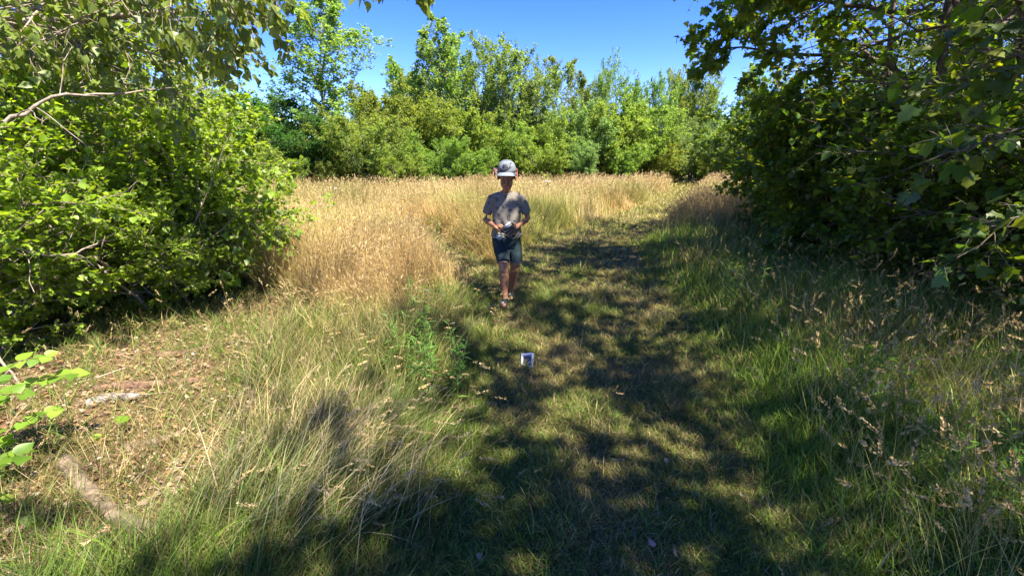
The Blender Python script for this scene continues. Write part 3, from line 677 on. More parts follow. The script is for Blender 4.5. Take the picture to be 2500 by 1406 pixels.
def verge_grass():
    rng = np.random.default_rng(102); g = Geo()
    # right verge, tall green
    x, y, r = sample(rng, 520000, 1.25, 24, 1.5, 1.15)
    side = x - np.interp(y, YS, XR)
    k = (side > -.1) & (y > .5) & (x < 16) & (in_path(x, y) < .1) & ((y < 12) | (side < 1.0)); x, y, r, side = x[k], y[k], r[k], side[k]; n = len(x)
    grow = np.clip(.25 + side * .9, .2, 1)
    h = (.12 + .32 * rng.random(n)) * grow * (.75 + .5 * noise2(x, y, 1.4, 31))
    wd = (.003 + .004 * rng.random(n) ** 2) * np.maximum(1, r / 3.6)
    col = patchmix(rng, x, y, C_green, C_olive + C_thatch[:2] + C_straw[:1], 1.6, 32, .62) * 1.15
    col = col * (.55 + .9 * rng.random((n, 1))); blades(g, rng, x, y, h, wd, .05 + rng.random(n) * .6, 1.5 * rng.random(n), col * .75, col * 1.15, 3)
    # left verge between litter and path, lying over towards the upper right
    x, y, r = sample(rng, 330000, 1.25, 6.2, 1.3, 1.15)
    side = np.interp(y, YS, XL) - x
    k = (side > -.12) & (y > .6) & (litter_zone(x, y) < .25) & (x > -4) & (y < 4.2 + 1.4 * rng.random(len(x))); x, y, r, side = x[k], y[k], r[k], side[k]; n = len(x)
    h = (.10 + .30 * rng.random(n)) * np.clip(.35 + side * 1.3, .3, 1) * (.7 + .6 * noise2(x, y, 1.7, 33))
    wd = (.003 + .004 * rng.random(n) ** 2) * np.maximum(1, r / 3.6)
    drybias = np.clip((y - 2.2) / 2.0, 0, 1) * np.clip((side - .3) * 1.5, 0, 1)
    col = patchmix(rng, x, y, C_green, C_olive + C_thatch[:2], 1.5, 34, .50); dd_ = rng.random(n) < drybias * .6
    col = np.where(dd_[:, None], palette(rng, n, C_straw + C_thatch), col)
    az = .9 + 1.7 * rng.standard_normal(n); col = col * (.40 + .9 * rng.random((n, 1)))  # random tone per blade, darkened overall to put shade into this verge's colour
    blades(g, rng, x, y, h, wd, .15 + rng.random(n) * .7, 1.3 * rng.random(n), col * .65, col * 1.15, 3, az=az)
    # sparse tufts in the litter
    x, y, r = sample(rng, 200000, 1.3, 9, 1.3, 1.2)
    dens = noise2(x, y, 2.0, 35) * .6 + noise2(x, y, 6, 36) * .4
    k = (litter_zone(x, y) > 0) & (y > .6) & (x > -7) & (rng.random(len(x)) < np.clip((dens - .24) * 3.4, .14, .98)) & (y < 6); x, y, r = x[k], y[k], r[k]; n = len(x)
    h = .05 + .17 * rng.random(n); wd = (.0026 + .002 * rng.random(n)) * np.maximum(1, r / 3.6)
    col = patchmix(rng, x, y, C_green + C_olive[:1], C_thatch + C_straw[:1], 1.3, 37, .58); col = col * (.6 + .7 * rng.random((n, 1)))
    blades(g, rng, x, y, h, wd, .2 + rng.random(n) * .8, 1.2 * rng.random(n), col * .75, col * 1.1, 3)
    # dead blades lying flat over the litter
    x, y, r = sample(rng, 55000, 1.3, 8, 1.2, 1.2); k = (litter_zone(x, y) > -.3) & (y > .6) & (x > -7) & (y < 6); x, y, r = x[k], y[k], r[k]; n = len(x)
    blades(g, rng, x, y, .06 + .16 * rng.random(n), .0022 * np.maximum(1, r / 3.2), 1.15 + .35 * rng.random(n), .3 * rng.random(n), palette(rng, n, C_thatch + C_straw[2:3]), None, 2)
    o = link('verge_grass', g.mesh('verge_grass', M_grass)); tag(o, 'tall green grass along both sides of the path', 'grass', kind='stuff')

def meadow_grass():
    rng = np.random.default_rng(103); g = Geo()
    for (n, r0, r1, seg) in ((330000, 3.6, 9.0, 4), (480000, 9.0, 36, 3)):
        x, y, r = sample(rng, n, r0, r1, 1.5, 1.0)
        side = np.interp(y, YS, XR) - x
        left = (x < np.interp(y, YS, XL)) & (litter_zone(x, y) < .1) & (y > 3.1 + 1.7 * rng.random(len(x)))
        right = (x > np.interp(y, YS, XR) + .15) & (y > 8.2) & (rng.random(len(x)) < np.clip((y - 8) / 3, 0, 1))
        k = (left | right) & (in_path(x, y) < -.02); x, y, r = x[k], y[k], r[k]; n = len(x)
        edge = np.clip(-in_path(x, y) * 1.6, .12, 1) * np.where(y < 5.5, np.clip((y - 3.2) * .7, .3, 1), 1)
        h = (.36 + .52 * rng.random(n)) * edge * (.72 + .3 * noise2(x, y, .8, 41) + .25 * noise2(x, y, 3.5, 46)); h *= np.where(x > 3, .95, 1)
        wd = (.0026 + .0018 * rng.random(n)) * np.maximum(1, r / 4.5)
        greenish = np.clip(.33 + 1.2 * (noise2(x, y, .55, 42) - .5) + .5 * np.exp(-((x - .5) / 1.6) ** 2 - ((y - 9) / 3) ** 2) * 1.4, .04, .85)
        lowg = rng.random(n) < greenish
        straw = palette(rng, n, C_straw, .14); gr = palette(rng, n, ((.26, .27, .06), (.32, .31, .09), (.20, .25, .05)))
        col = np.where(lowg[:, None], gr, straw); pink = (noise2(x, y, .35, 43) > .55)[:, None] & ~lowg[:, None]
        col = np.where(pink, col * np.array([1.0, .88, .84]), col)
        az = noise2(x, y, .7, 44) * 9 + rng.standard_normal(n) * .9
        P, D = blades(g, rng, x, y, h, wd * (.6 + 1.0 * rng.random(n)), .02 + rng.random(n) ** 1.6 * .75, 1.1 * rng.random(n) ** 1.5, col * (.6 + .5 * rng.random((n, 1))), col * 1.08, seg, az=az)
        kk = (rng.random(n) < .42) & ~lowg & (h > .3)
        hl = (.03 + .035 * rng.random(kk.sum())) * np.maximum(1, r[kk] / 9); hw = (.006 + .004 * rng.random(kk.sum())) * np.maximum(1, r[kk] / 6)
        heads(g, rng, P[kk] - D[kk] * .01, D[kk] + rng.standard_normal((kk.sum(), 3)) * .15, hl, hw, palette(rng, kk.sum(), ((.46, .35, .17), (.54, .43, .23), (.38, .27, .13))))
    o = link('meadow_grass', g.mesh('meadow_grass', M_straw)); tag(o, 'waist-high dry golden grass filling the meadow', 'grass', kind='stuff')

def seed_stalks():
    rng = np.random.default_rng(104); g = Geo()
    # near stalks with velvety heads: right verge, left verge (leaning), a few over the path edge
    def batch(x, y, h, az, lean, bend, fine=True, colS=((.38, .31, .13), (.28, .30, .10)), L=(.05, .085), w=.011):
        n = len(x); r = np.hypot(x, y)
        c = palette(rng, n, colS); wd = np.full(n, .0022) * np.maximum(1, r / 3.5)
        P, D = blades(g, rng, x, y, h, wd, lean, bend, c * .9, c, 6, az=az)
        hl = L[0] + (L[1] - L[0]) * rng.random(n); D = nrm(D + np.array([0, 0, -.25]))
        heads(g, rng, P - D * .005, D, hl, np.full(n, w) * (.8 + .5 * rng.random(n)), palette(rng, n, ((.44, .31, .14), (.54, .40, .20), (.36, .26, .11), (.38, .31, .14))), fine)
    n = 2300; x, y, r = sample(rng, n * 4, 1.5, 9, 1.2, 1.15); side = x - np.interp(y, YS, XR)
    k = (side > .25) & (y > .9) & (x < 6); x, y = x[k], y[k]; n = len(x)
    x2, y2 = x, y; kk = rng.random(n) < np.where(x2 / y2 > .75, 1.0, .4); x, y = x[kk], y[kk]; n = len(x)
    batch(x, y, .38 + .30 * rng.random(n), rng.random(n) * 6.28, .05 + .3 * rng.random(n), .9 * rng.random(n))
    x, y, r = sample(rng, 900, 1.5, 4.8, 1.0, 1.0); side = np.interp(y, YS, XL) - x
    k = (side > .1) & (litter_zone(x, y) < .1) & (y > 1.0); x, y = x[k], y[k]; n = len(x)
    batch(x, y, .40 + .30 * rng.random(n), .7 + .5 * rng.standard_normal(n), .3 + .5 * rng.random(n), .5 + .8 * rng.random(n))
    x = rng.uniform(-3.6, -1.2, 90); y = rng.uniform(1.2, 3.6, 90); n = 90
    batch(x, y, .3 + .25 * rng.random(n), rng.random(n) * 6.28, .1 + .6 * rng.random(n), .6 * rng.random(n))
    x = rng.uniform(-.3, 1.3, 26); y = rng.uniform(1.5, 3.2, 26); n = 26
    batch(x, y, .22 + .2 * rng.random(n), rng.random(n) * 6.28, .7 + .5 * rng.random(n), .5 * rng.random(n), L=(.04, .06), w=.009)
    o = link('seed_heads', g.mesh('seed_heads', M_straw)); tag(o, 'pale velvety grass seed heads nodding over the verges', 'seed heads', kind='stuff')

def flopped_tuft(px, py, n, L, az, label, cols, seed, spread=.16):
    rng = np.random.default_rng(seed); g = Geo(); cx, cy = gpt(px, py)
    x = rng.standard_normal(n) * spread; y = rng.standard_normal(n) * spread * .7
    c = palette(rng, n, cols); h = L * (.6 + .5 * rng.random(n))
    z0 = gz1(cx, cy)
    P, D = blades(g, rng, x, y, h, .0028 + .0016 * rng.random(n), .15 + .75 * rng.random(n), .2 + 1.3 * rng.random(n), c * (.5 + .6 * rng.random((n, 1))), c * 1.1, 6, az=az + .55 * rng.standard_normal(n), z=np.zeros(n))
    k = rng.random(n) < .10; m = k.sum()
    heads(g, rng, P[k], D[k], .05 + .03 * rng.random(m), np.full(m, .013), palette(rng, m, ((.36, .27, .14), (.42, .33, .19))), True)
    o = link('grass_tuft', g.mesh('grass_tuft', M_straw)); o.location = (cx, cy, z0); tag(o, label, 'grass tuft', 'flattened tufts beside the path')

def litter():
    rng = np.random.default_rng(105); g = Geo()
    x, y, r = sample(rng, 52000, 1.3, 8, 1.2, 1.25); k = (litter_zone(x, y) > -.2) & (y > .6) & (x > -7.5); x, y = x[k], y[k]; n = len(x)
    P = np.stack([x, y, gz(x, y) + .004 + .018 * rng.random(n)], 1)
    D = rng.standard_normal((n, 3)) * np.array([1, 1, .25]); N = np.array([0, 0, 1.]) + rng.standard_normal((n, 3)) * .35
    cols = ((.24, .15, .09), (.30, .20, .13), (.14, .085, .05), (.34, .26, .19), (.18, .12, .07), (.28, .14, .06))
    leaves(g, P, D, N, .023 * (1 + .35 * rng.standard_normal(n)).clip(.4, 1.8), palette(rng, n, cols), OV)
    m = 900; x, y, r = sample(rng, m, 1.4, 7, 1.2, 1.2); k = litter_zone(x, y) > 0; x, y = x[k], y[k]; m = len(x); a = rng.random(m) * 6.28; l = .05 + .22 * rng.random(m)
    T = np.zeros((m, 3, 3)); T[:, 0] = np.stack([x, y, gz(x, y) + .012], 1)
    for q in (1, 2): T[:, q] = T[:, 0] + np.stack([np.cos(a) * l * q / 2, np.sin(a) * l * q / 2, .012 * rng.standard_normal(m)], 1)
    tubes(g, T, np.full((m, 3), .0028), 4, palette(rng, m, ((.22, .16, .12), (.35, .28, .22))).repeat(12, 0))
    o = link('leaf_litter', g.mesh('leaf_litter', M_litter)); tag(o, 'brown and pinkish fallen leaves and twigs under the left thicket', 'leaf litter', kind='stuff')

path_grass(); verge_grass(); meadow_grass(); seed_stalks(); litter()
ST = ((.56, .42, .20), (.64, .50, .26), (.44, .34, .15)); MX = ((.22, .26, .08), (.40, .36, .18), (.16, .22, .06), (.5, .42, .24))
flopped_tuft(770, 1180, 380, .55, .95, 'straw-coloured tuft flattened toward the path, left of centre', ST, 1)
flopped_tuft(620, 1330, 300, .60, .75, 'grey-green flattened tuft at the bottom left of the verge', MX, 2)
flopped_tuft(820, 1290, 220, .50, .80, 'pale flattened tuft nearest the bottom edge', ST + MX, 3)
flopped_tuft(640, 1120, 150, .5, 1.1, 'small straw tuft beside the brown litter', ST, 4)
flopped_tuft(930, 1100, 300, .4, .5, 'green arched tuft spilling onto the path', ((.16, .26, .05), (.22, .30, .08)), 5, .12)
#PART3
# ------------------------------------------------------------------ weeds, saplings, flowers
def weed_mesh(seed, H, stems, leafL, cols, nl=26, spread=.10, width=1.0, shape=LA):
    rng = np.random.default_rng(seed); W = Geo(); Lf = Geo()
    s = np.zeros((stems, 3)); s[:, :2] = rng.standard_normal((stems, 2)) * spread; d = np.zeros((stems, 3)); d[:, 2] = 1; d[:, :2] = rng.standard_normal((stems, 2)) * .12
    P, R = poly_grow(rng, s, d, H * (.7 + .4 * rng.random(stems)), 8, .05, .02, np.full(stems, .0035), np.full(stems, .0012))
    tubes(W, P, R, 5, np.array([.14, .18, .06]))
    Q, T = on_twigs(rng, P, nl, .12); n = len(Q)
    a = rng.random(n) * 6.28; D = np.stack([np.cos(a), np.sin(a), .55 + .3 * rng.standard_normal(n)], 1)
    leaves(Lf, Q, D, np.array([0, 0, 1.]) + .25 * rng.standard_normal((n, 3)), leafL * (.6 + .6 * rng.random(n)), palette(rng, n, cols), shape, width)
    return W.mesh('stems', M_grass), Lf.mesh('foliage', M_leaf)
GC = ((.09, .20, .03), (.14, .26, .04), (.07, .16, .025)); GY = ((.20, .28, .05), (.26, .33, .07), (.15, .22, .04))
WD1 = weed_mesh(61, .52, 9, .085, GC); WD2 = weed_mesh(62, .80, 6, .085, GY, 34); WD3 = weed_mesh(63, .75, 7, .08, GC + GY[:1], 30)
GW = 'leafy goldenrod weeds'
for km, px, py, sc, rz, lab in [
    (WD1, 1075, 985, .9, .2, 'bright green narrow-leaved weed clump at the left edge of the path'),
    (WD1, 1010, 930, .85, 2.2, 'green narrow-leaved weed clump just left of the brightest one'),
    (WD3, 1045, 880, .8, 1.2, 'darker narrow-leaved weed behind the bright green clump'),
    (WD2, 935, 650, .95, .9, 'yellow-green goldenrod rising out of the dry meadow left of the boy'),
    (WD2, 975, 640, .85, 2.9, 'yellow-green goldenrod beside the first one in the dry meadow'),
    (WD3, 1030, 640, .95, .1, 'dark green goldenrod at the fork of the path'),
    (WD3, 1062, 625, .95, 4.1, 'dark green goldenrod nearest the boy, left of his elbow'),
    (WD3, 880, 700, .7, 5.1, 'low goldenrod at the front of the dry meadow'),
    (WD2, 1440, 600, .7, 3.1, 'small goldenrod on the sunny side of the path right of the boy'),
    (WD2, 1512, 545, .8, 4.4, 'goldenrod in the pinkish grass right of the boy'),
    (WD3, 1820, 790, .8, 1.4, 'goldenrod at the foot of the right thicket'),
    (WD3, 1910, 740, .8, 2.4, 'tall goldenrod against the dark right thicket'),
    (WD3, 2020, 790, .75, 3.5, 'goldenrod among the seed heads at right'),
    (WD1, 2130, 1010, .8, 4.7, 'green weed in the middle of the right verge'),
    (WD1, 2330, 1280, .8, 5.5, 'green weed at the bottom right corner')]:
    x, y = gpt(px, py); plant('goldenrod', km, (x, y, gz1(x, y)), lab, 'weed', GW, rz, sc, names=('stem', 'foliage'))

def broadleaf(loc, label, stems, L, cols, seed, n=7):
    rng = np.random.default_rng(seed); W = Geo(); Lf = Geo(); O = np.array(loc, float)
    for st in stems:
        q = np.array(st, float) - O; t = np.linspace(0, len(q) - 1, 9); i = np.minimum(t.astype(int), len(q) - 2); fr = (t - i)[:, None]
        p = q[i] * (1 - fr) + q[i + 1] * fr; p[1:-1] = (p[:-2] + 2 * p[1:-1] + p[2:]) / 4
        tubes(W, p[None], np.linspace(.005, .0015, 9)[None], 6, np.array([.25, .20, .08]))
        k = n; tt = np.linspace(.25, 1, k) * 7.99; ii = np.minimum(tt.astype(int), 7); ff = (tt - ii)[:, None]
        Q = p[ii] * (1 - ff) + p[ii + 1] * ff; T = nrm(p[ii + 1] - p[ii])
        sd = np.where(np.arange(k) % 2 == 0, 1, -1)[:, None] * nrm(np.cross(T, np.array([0, 0, 1.])))
        D = T * .5 + sd + rng.standard_normal((k, 3)) * .25 + np.array([0, 0, -.15])
        leaves(Lf, Q + nrm(D) * .012, D, np.array([0.2, -.25, 1.]) + .35 * rng.standard_normal((k, 3)), L * (.7 + .5 * rng.random(k)), palette(rng, k, cols, .1), BL, 1.0)
    e = empty('broadleaf_sapling', loc, label, 'sapling', 'broad-leaved saplings by the litter')
    link('stem', W.mesh('stem', M_grass, True), None, e); link('foliage', Lf.mesh('foliage', M_leaf, True), None, e)
BRT = ((.20, .33, .03), (.26, .38, .05), (.15, .27, .03))
def gl(px, py): x, y = gpt(px, py); return (x, y, gz1(x, y))
g0 = gl(-40, 1290)
broadleaf(g0, 'bright broad-leaved sapling leaning in from the left edge over the litter',
  [[g0, A(-30, 1000, 1.95), A(70, 930, 1.95), A(185, 910, 1.95)], [g0, A(-60, 1000, 1.9), A(20, 880, 1.9), A(120, 870, 1.9)],
   [g0, A(-20, 1090, 1.85), A(60, 1020, 1.85), A(140, 1000, 1.85)], [g0, A(-80, 1040, 1.8), A(-20, 960, 1.8), A(60, 960, 1.8)],
   [g0, A(-60, 1200, 1.7), A(0, 1120, 1.7), A(60, 1110, 1.7)]], .064, BRT + ((.11, .22, .025),), 1, 15)
g1 = gl(215, 1180)
broadleaf(g1, 'small broad-leaved sapling with a few bright heart-shaped leaves on the litter',
  [[g1, A(220, 1110, 2.05), A(235, 1070, 2.05), A(280, 1035, 2.05)], [g1, A(215, 1100, 2.03), A(215, 1075, 2.0)]], .07, BRT, 2, 4)
g2 = gl(60, 1330)
broadleaf(g2, 'low broad-leaved sapling at the bottom left corner', [[g2, A(20, 1260, 1.5), A(-10, 1200, 1.5)], [g2, A(60, 1270, 1.5), A(40, 1220, 1.5)]], .06, BRT + ((.10, .18, .03),), 3, 4)
g3 = gl(2150, 1180)
g5 = gl(20, 1120)
broadleaf(g5, 'leafy yellow-green sapling at the left edge below the white-barked log',
  [[g5, A(10, 1080, 2.2), A(40, 1060, 2.2)], [g5, A(-20, 1100, 2.2), A(-30, 1060, 2.2)], [g5, A(40, 1120, 2.1), A(80, 1110, 2.1)], [g5, A(0, 1180, 1.95), A(30, 1190, 1.9)], [g5, A(-20, 1220, 1.85), A(50, 1260, 1.8)]], .06, BRT + ((.10, .20, .03),), 9, 7)
broadleaf(g3, 'shaded broad-leaved sapling in the middle of the right verge', [[g3, A(2150, 1060, 2.0), A(2130, 980, 2.0)], [g3, A(2190, 1080, 2.0), A(2230, 1040, 2.0)]], .06, G_mid, 4, 5)
g4 = gl(2450, 1400)
broadleaf(g4, 'shaded broad-leaved sapling in the bottom right corner', [[g4, A(2440, 1270, 1.6), A(2420, 1200, 1.6)], [g4, A(2480, 1260, 1.6), A(2500, 1180, 1.6)], [g4, A(2400, 1290, 1.6), A(2340, 1260, 1.6)]], .075, G_mid, 5, 6)

# tall single plants
def white_flower():
    rng = np.random.default_rng(8); p = at(819, 463, 8.5); x, y, z = p; g = Geo(); h = z - gz1(x, y)
    e = empty('white_flower', (x, y, gz1(x, y)), 'single white flower head above the dry meadow at far left', 'flower')
    tubes(g, np.array([[[0, 0, 0], [.01, 0, h * .5], [0, 0, h]]]), np.array([[.003, .002, .002]]), 5, np.array([.2, .22, .08])); link('stem', g.mesh('stem', M_grass, True), None, e)
    g = Geo(); n = 160; a = rng.random(n) * 6.28; r = .022 * np.sqrt(rng.random(n)); P = np.stack([r * np.cos(a), r * np.sin(a), h + .02 - 6 * r * r + .004 * rng.standard_normal(n)], 1)
    leaves(g, P, rng.standard_normal((n, 3)), np.array([0, -.5, 1.]) + .3 * rng.standard_normal((n, 3)), .014, np.full((n, 3), .5), DI); link('petals', g.mesh('petals', M_straw), None, e)
white_flower()

# ------------------------------------------------------------------ fallen wood
def blob(g, pts, r, sides=16, caps=True, ref=(0, 1, 0), col=None, rough=0., rng=None, sx=1., sy=1.):
    """closed lofted limb: pts (K,3); r (K,) or (K,2)"""
    p = np.array(pts, float); r = np.array(r, float)
    if r.ndim == 1: r = np.stack([r * sx, r * sy], 1)
    if caps:
        def cap(p0, p1, rr):
            t = nrm(p0 - p1); m = min(rr); o = []
            for k in (.5, .8, .97): o.append((p0 + t * m * k, rr * math.sqrt(max(1 - k * k, .0))))
            return o
        a = cap(p[0], p[1], r[0]); b = cap(p[-1], p[-2], r[-1])
        p = np.array([q for q, _ in a[::-1]] + list(p) + [q for q, _ in b]); r = np.array([q for _, q in a[::-1]] + list(r) + [q for _, q in b])
    K = len(p); t = nrm(np.gradient(p, axis=0)); rf = np.broadcast_to(np.array(ref, float), t.shape)
    a = nrm(np.cross(t, rf)); b = np.cross(t, a); an = np.arange(sides) * 2 * np.pi / sides
    v = p[:, None] + r[:, 0, None, None] * np.cos(an)[None, :, None] * a[:, None] + r[:, 1, None, None] * np.sin(an)[None, :, None] * b[:, None]
    if rough and rng is not None:
        v = v + (v - p[:, None]) * (rough * rng.standard_normal((K, sides, 1)))
    i = np.arange(sides); j = (i + 1) % sides; base = (np.arange(K - 1) * sides)[:, None]
    f = np.stack([base + i, base + j, base + j + sides, base + i + sides], -1).reshape(-1, 4)
    vv = np.concatenate([v.reshape(-1, 3), p[:1], p[-1:]]); n = K * sides
    f3 = np.concatenate([np.stack([j, i, np.full(sides, n)], 1), np.stack([n - sides + i, n - sides + j, np.full(sides, n + 1)], 1)])
    g.add(vv, [f, f3], col)

M_wood = ramp_mat('weathered_wood', (.07, .05, .035), (.27, .20, .14), 22, .9, 1.0, (1, 1, 1), c3=(.34, .27, .20))
M_red = ramp_mat('reddish_bark', (.075, .042, .03), (.22, .13, .085), 30, .9, 1.0)
M_paper = ramp_mat('papery_bark', (.08, .055, .045), (.38, .33, .29), 26, .85, .7, c3=(.5, .46, .42))
M_dark_end = ramp_mat('broken_wood', (.05, .03, .02), (.25, .17, .11), 30, .95, .8)
def log_thing(pix, r, label, mat, endmat, seed, z=.5, bumps=.05):
    rng = np.random.default_rng(seed); P = []
    for (px, py) in pix:
        x, y = gpt(px, py); P.append((x, y, gz1(x, y) + r * z))
    P = np.array(P); O = P[0].copy(); t = np.linspace(0, len(P) - 1, 26); i = np.minimum(t.astype(int), len(P) - 2); fr = (t - i)[:, None]
    q = P[i] * (1 - fr) + P[i + 1] * fr - O
    for _ in range(3): q[1:-1] = (q[:-2] + 2 * q[1:-1] + q[2:]) / 4
    rr = r * (1 - .25 * np.linspace(0, 1, 26)) * (1 + .07 * rng.standard_normal(26)); rr[-1] *= .75; rr[0] *= .8
    e = empty('log', O, label, 'log')
    g = Geo(); blob(g, q, rr, 18, False, (0, 0, 1), None, bumps, rng); link('bark', g.mesh('bark', mat, True), None, e)
    for c, d, k in ((q[-1], nrm(q[-1] - q[-2]), rr[-1]), (q[0], nrm(q[0] - q[1]), rr[0])):
        g = Geo()
        for s in range(9):
            o = rng.standard_normal(3) * k * .38; blob(g, [c + o - d * .01, c + o * .9 + d * (.01 + .035 * rng.random())], [k * .25, k * .08], 5, False, (0, 0, 1))
        link('broken_end', g.mesh('broken_end', endmat), None, e)
log_thing([(165, 1150), (215, 1215), (290, 1275), (385, 1325)], .036, 'curved weathered tan log lying in the bottom left corner', M_wood, M_dark_end, 1)
log_thing([(235, 965), (330, 955), (400, 952), (488, 935)], .030, 'long reddish-brown fallen branch across the litter', M_red, M_dark_end, 2)
log_thing([(215, 1000), (270, 985), (345, 985)], .030, 'short log with peeling white papery bark against the reddish branch', M_paper, M_dark_end, 3, .45, .09)
log_thing([(305, 1115), (370, 1095), (445, 1068)], .03, 'rotten orange-tan piece of wood half sunk in the litter', M_wood, M_dark_end, 4, .2, .10)
log_thing([(385, 875), (450, 868), (540, 850)], .028, 'dark reddish fallen stick behind the litter, in front of the dry grass', M_red, M_dark_end, 5, .4)

# dry leaves lying singly on the path
for k, (px, py, L, lab, c) in enumerate([
    (1620, 1145, .045, 'tan fallen leaf standing on edge in the shaded path grass', (.48, .33, .17)),
    (1592, 1355, .06, 'pinkish-grey fallen leaf flat on the path near the bottom edge', (.40, .30, .26)),
    (985, 1172, .04, 'curled orange-brown leaf caught in the grass left of the path', (.52, .30, .16)),
    (1040, 1235, .045, 'pale ragged dry leaf in the grass left of the path', (.50, .44, .28)),
    (1165, 1380, .04, 'small brown fallen leaf at the bottom edge of the path', (.33, .22, .14)),
    (1946, 1045, .045, 'yellowish fallen leaf caught in the right verge', (.50, .42, .15)),
    (1808, 1225, .04, 'pale round fallen leaf in the shade right of the path', (.42, .40, .2))]):
    rng = np.random.default_rng(200 + k); g = Geo(); x, y = gpt(px, py)
    L *= .6; c = tuple(q * .6 for q in c); leaves(g, np.array([[0, 0, 0.]]), np.array([[math.cos(k * 1.7), math.sin(k * 1.7), .25]]), np.array([[rng.random() - .5, -.6, 1.]]), L, np.array([c]), BL)
    o = link('fallen_leaf', g.mesh('fallen_leaf', M_litter, True)); o.location = (x, y, gz1(x, y) + .045); tag(o, lab, 'leaf', 'dry leaves lying on the path')

# ------------------------------------------------------------------ plain material helper
def plain(name, c, rough=.6, spec=.4, metal=0., nscale=0, namt=.15, bump=0.):
    m, n, b = mat_base(name); b.inputs['Base Color'].default_value = (*c, 1); b.inputs['Roughness'].default_value = rough
    b.inputs['Specular IOR Level'].default_value = spec; b.inputs['Metallic'].default_value = metal
    if nscale:
        tc = n.nodes.new('ShaderNodeTexCoord'); nz = n.nodes.new('ShaderNodeTexNoise'); nz.inputs['Scale'].default_value = nscale; nz.inputs['Detail'].default_value = 5
        cr = n.nodes.new('ShaderNodeValToRGB'); cr.color_ramp.elements[0].position = .3; cr.color_ramp.elements[1].position = .7
        cr.color_ramp.elements[0].color = (*[q * (1 - namt) for q in c], 1); cr.color_ramp.elements[1].color = (*[min(1, q * (1 + namt)) for q in c], 1)
        n.links.new(tc.outputs['Object'], nz.inputs[0]); n.links.new(nz.outputs[0], cr.inputs[0]); n.links.new(cr.outputs[0], b.inputs['Base Color'])
        if bump:
            bp = n.nodes.new('ShaderNodeBump'); bp.inputs['Strength'].default_value = bump; bp.inputs['Distance'].default_value = .01
            n.links.new(nz.outputs[0], bp.inputs['Height']); n.links.new(bp.outputs[0], b.inputs['Normal'])
    return m

# ------------------------------------------------------------------ goal, post, box
def box_faces(g, c, s, rot=None, col=None):
    v = np.array([[a, b, d] for a in (-1, 1) for b in (-1, 1) for d in (-1, 1)], float) * np.array(s) / 2
    if rot is not None: v = v @ np.array(rot).T
    g.add(v + np.array(c), np.array([[0, 1, 3, 2], [4, 6, 7, 5], [0, 4, 5, 1], [2, 3, 7, 6], [0, 2, 6, 4], [1, 5, 7, 3]]), col)
def bevel(o, wdt=.003, seg=2):
    b = o.modifiers.new('bevel', 'BEVEL'); b.width = wdt; b.segments = seg; return o
def goal():
    Y = 19.5; x0 = at(1204.5, 440, Y).x; x1 = at(1262.5, 440, Y).x; top = at(1230, 412, Y).z; cx = (x0 + x1) / 2; z0 = gz1(cx, Y); hw = (x1 - x0) / 2; h = top - z0
    e = empty('sports_goal', (cx, Y, z0), 'small red-framed goal with pale net behind the boy\'s head', 'goal')
    g = Geo()
    for s in (-1, 1):
        blob(g, [(s * hw, 0, 0), (s * hw, 0, h - .06)], [.020, .020], 10, False); blob(g, [(s * hw, .0, .03), (s * hw, .55, .03)], [.018, .018], 8, False, (1, 0, 0)); 
        blob(g, [(s * hw, .55, .03), (s * hw, .30, h * .75), (s * (hw - .03), .02, h - .02)], [.014, .014, .014], 8, False, (1, 0, 0))
    a = np.linspace(-1, 1, 17); pts = [(hw * q, 0, h - .10 * abs(q) ** 8) for q in a]
    blob(g, pts, [.024] * 17, 10, False, (0, 1, 0)); blob(g, [(-hw, .55, .03), (hw, .55, .03)], [.018, .018], 8, False)
    link('frame', g.mesh('frame', plain('red_pipe', (.20, .03, .028), .5, .4, nscale=20, namt=.3), True), None, e)
    g = Geo(); n = 16; mm = 13; S = []
    def pnt(u, v):           # u across, v from top front down the back to the ground
        return (hw * (2 * u - 1) * .98, .03 + .52 * v ** .8 + .02 * math.sin(9 * u), (h - .04) * (1 - v) + .05)
    for i in range(n + 1): S.append([pnt(i / n, k / 11) for k in range(12)])
    for k in range(mm + 1): S.append([pnt(j / 11, k / mm) for j in range(12)])
    for s in (-1, 1):
        for k in range(1, 9): S.append([(s * hw * .98, .03 + (.03 + .5 * k / 9 - .03) * j / 11, (h - .08) * (1 - k / 9) + .05) for j in range(12)])
    S = np.array(S); tubes(g, S, np.full(S.shape[:2], .0045), 4)
    link('net', g.mesh('net', plain('net_cord', (.62, .62, .58), .8)), None, e)
    g = Geo(); blob(g, [(-hw + .05, -.005, h - .075), (hw - .05, -.005, h - .075)], [.017, .017], 8, False); link('net_rail', g.mesh('net_rail', plain('white_rail', (.75, .75, .73), .5), True), None, e)
goal()
def marker():
    Y = 15.5; x = at(1336, 450, Y).x; zt = at(1336, 444, Y).z; z0 = gz1(x, Y); h = zt - z0
    e = empty('marker_post', (x, Y, z0), 'low dark post with flat white top in the grass right of the goal', 'post')
    g = Geo(); box_faces(g, (0, 0, h / 2), (.05, .05, h)); link('post', g.mesh('post', plain('dark_post', (.07, .05, .04), .8, nscale=30, namt=.4)), None, e)
    g = Geo(); box_faces(g, (.0, 0, h + .012), (.24, .16, .024), Matrix.Rotation(.07, 3, 'Y')); link('cap_board', g.mesh('cap_board', plain('white_board', (.42, .41, .38), .6, nscale=12, namt=.1)), None, e)
marker()
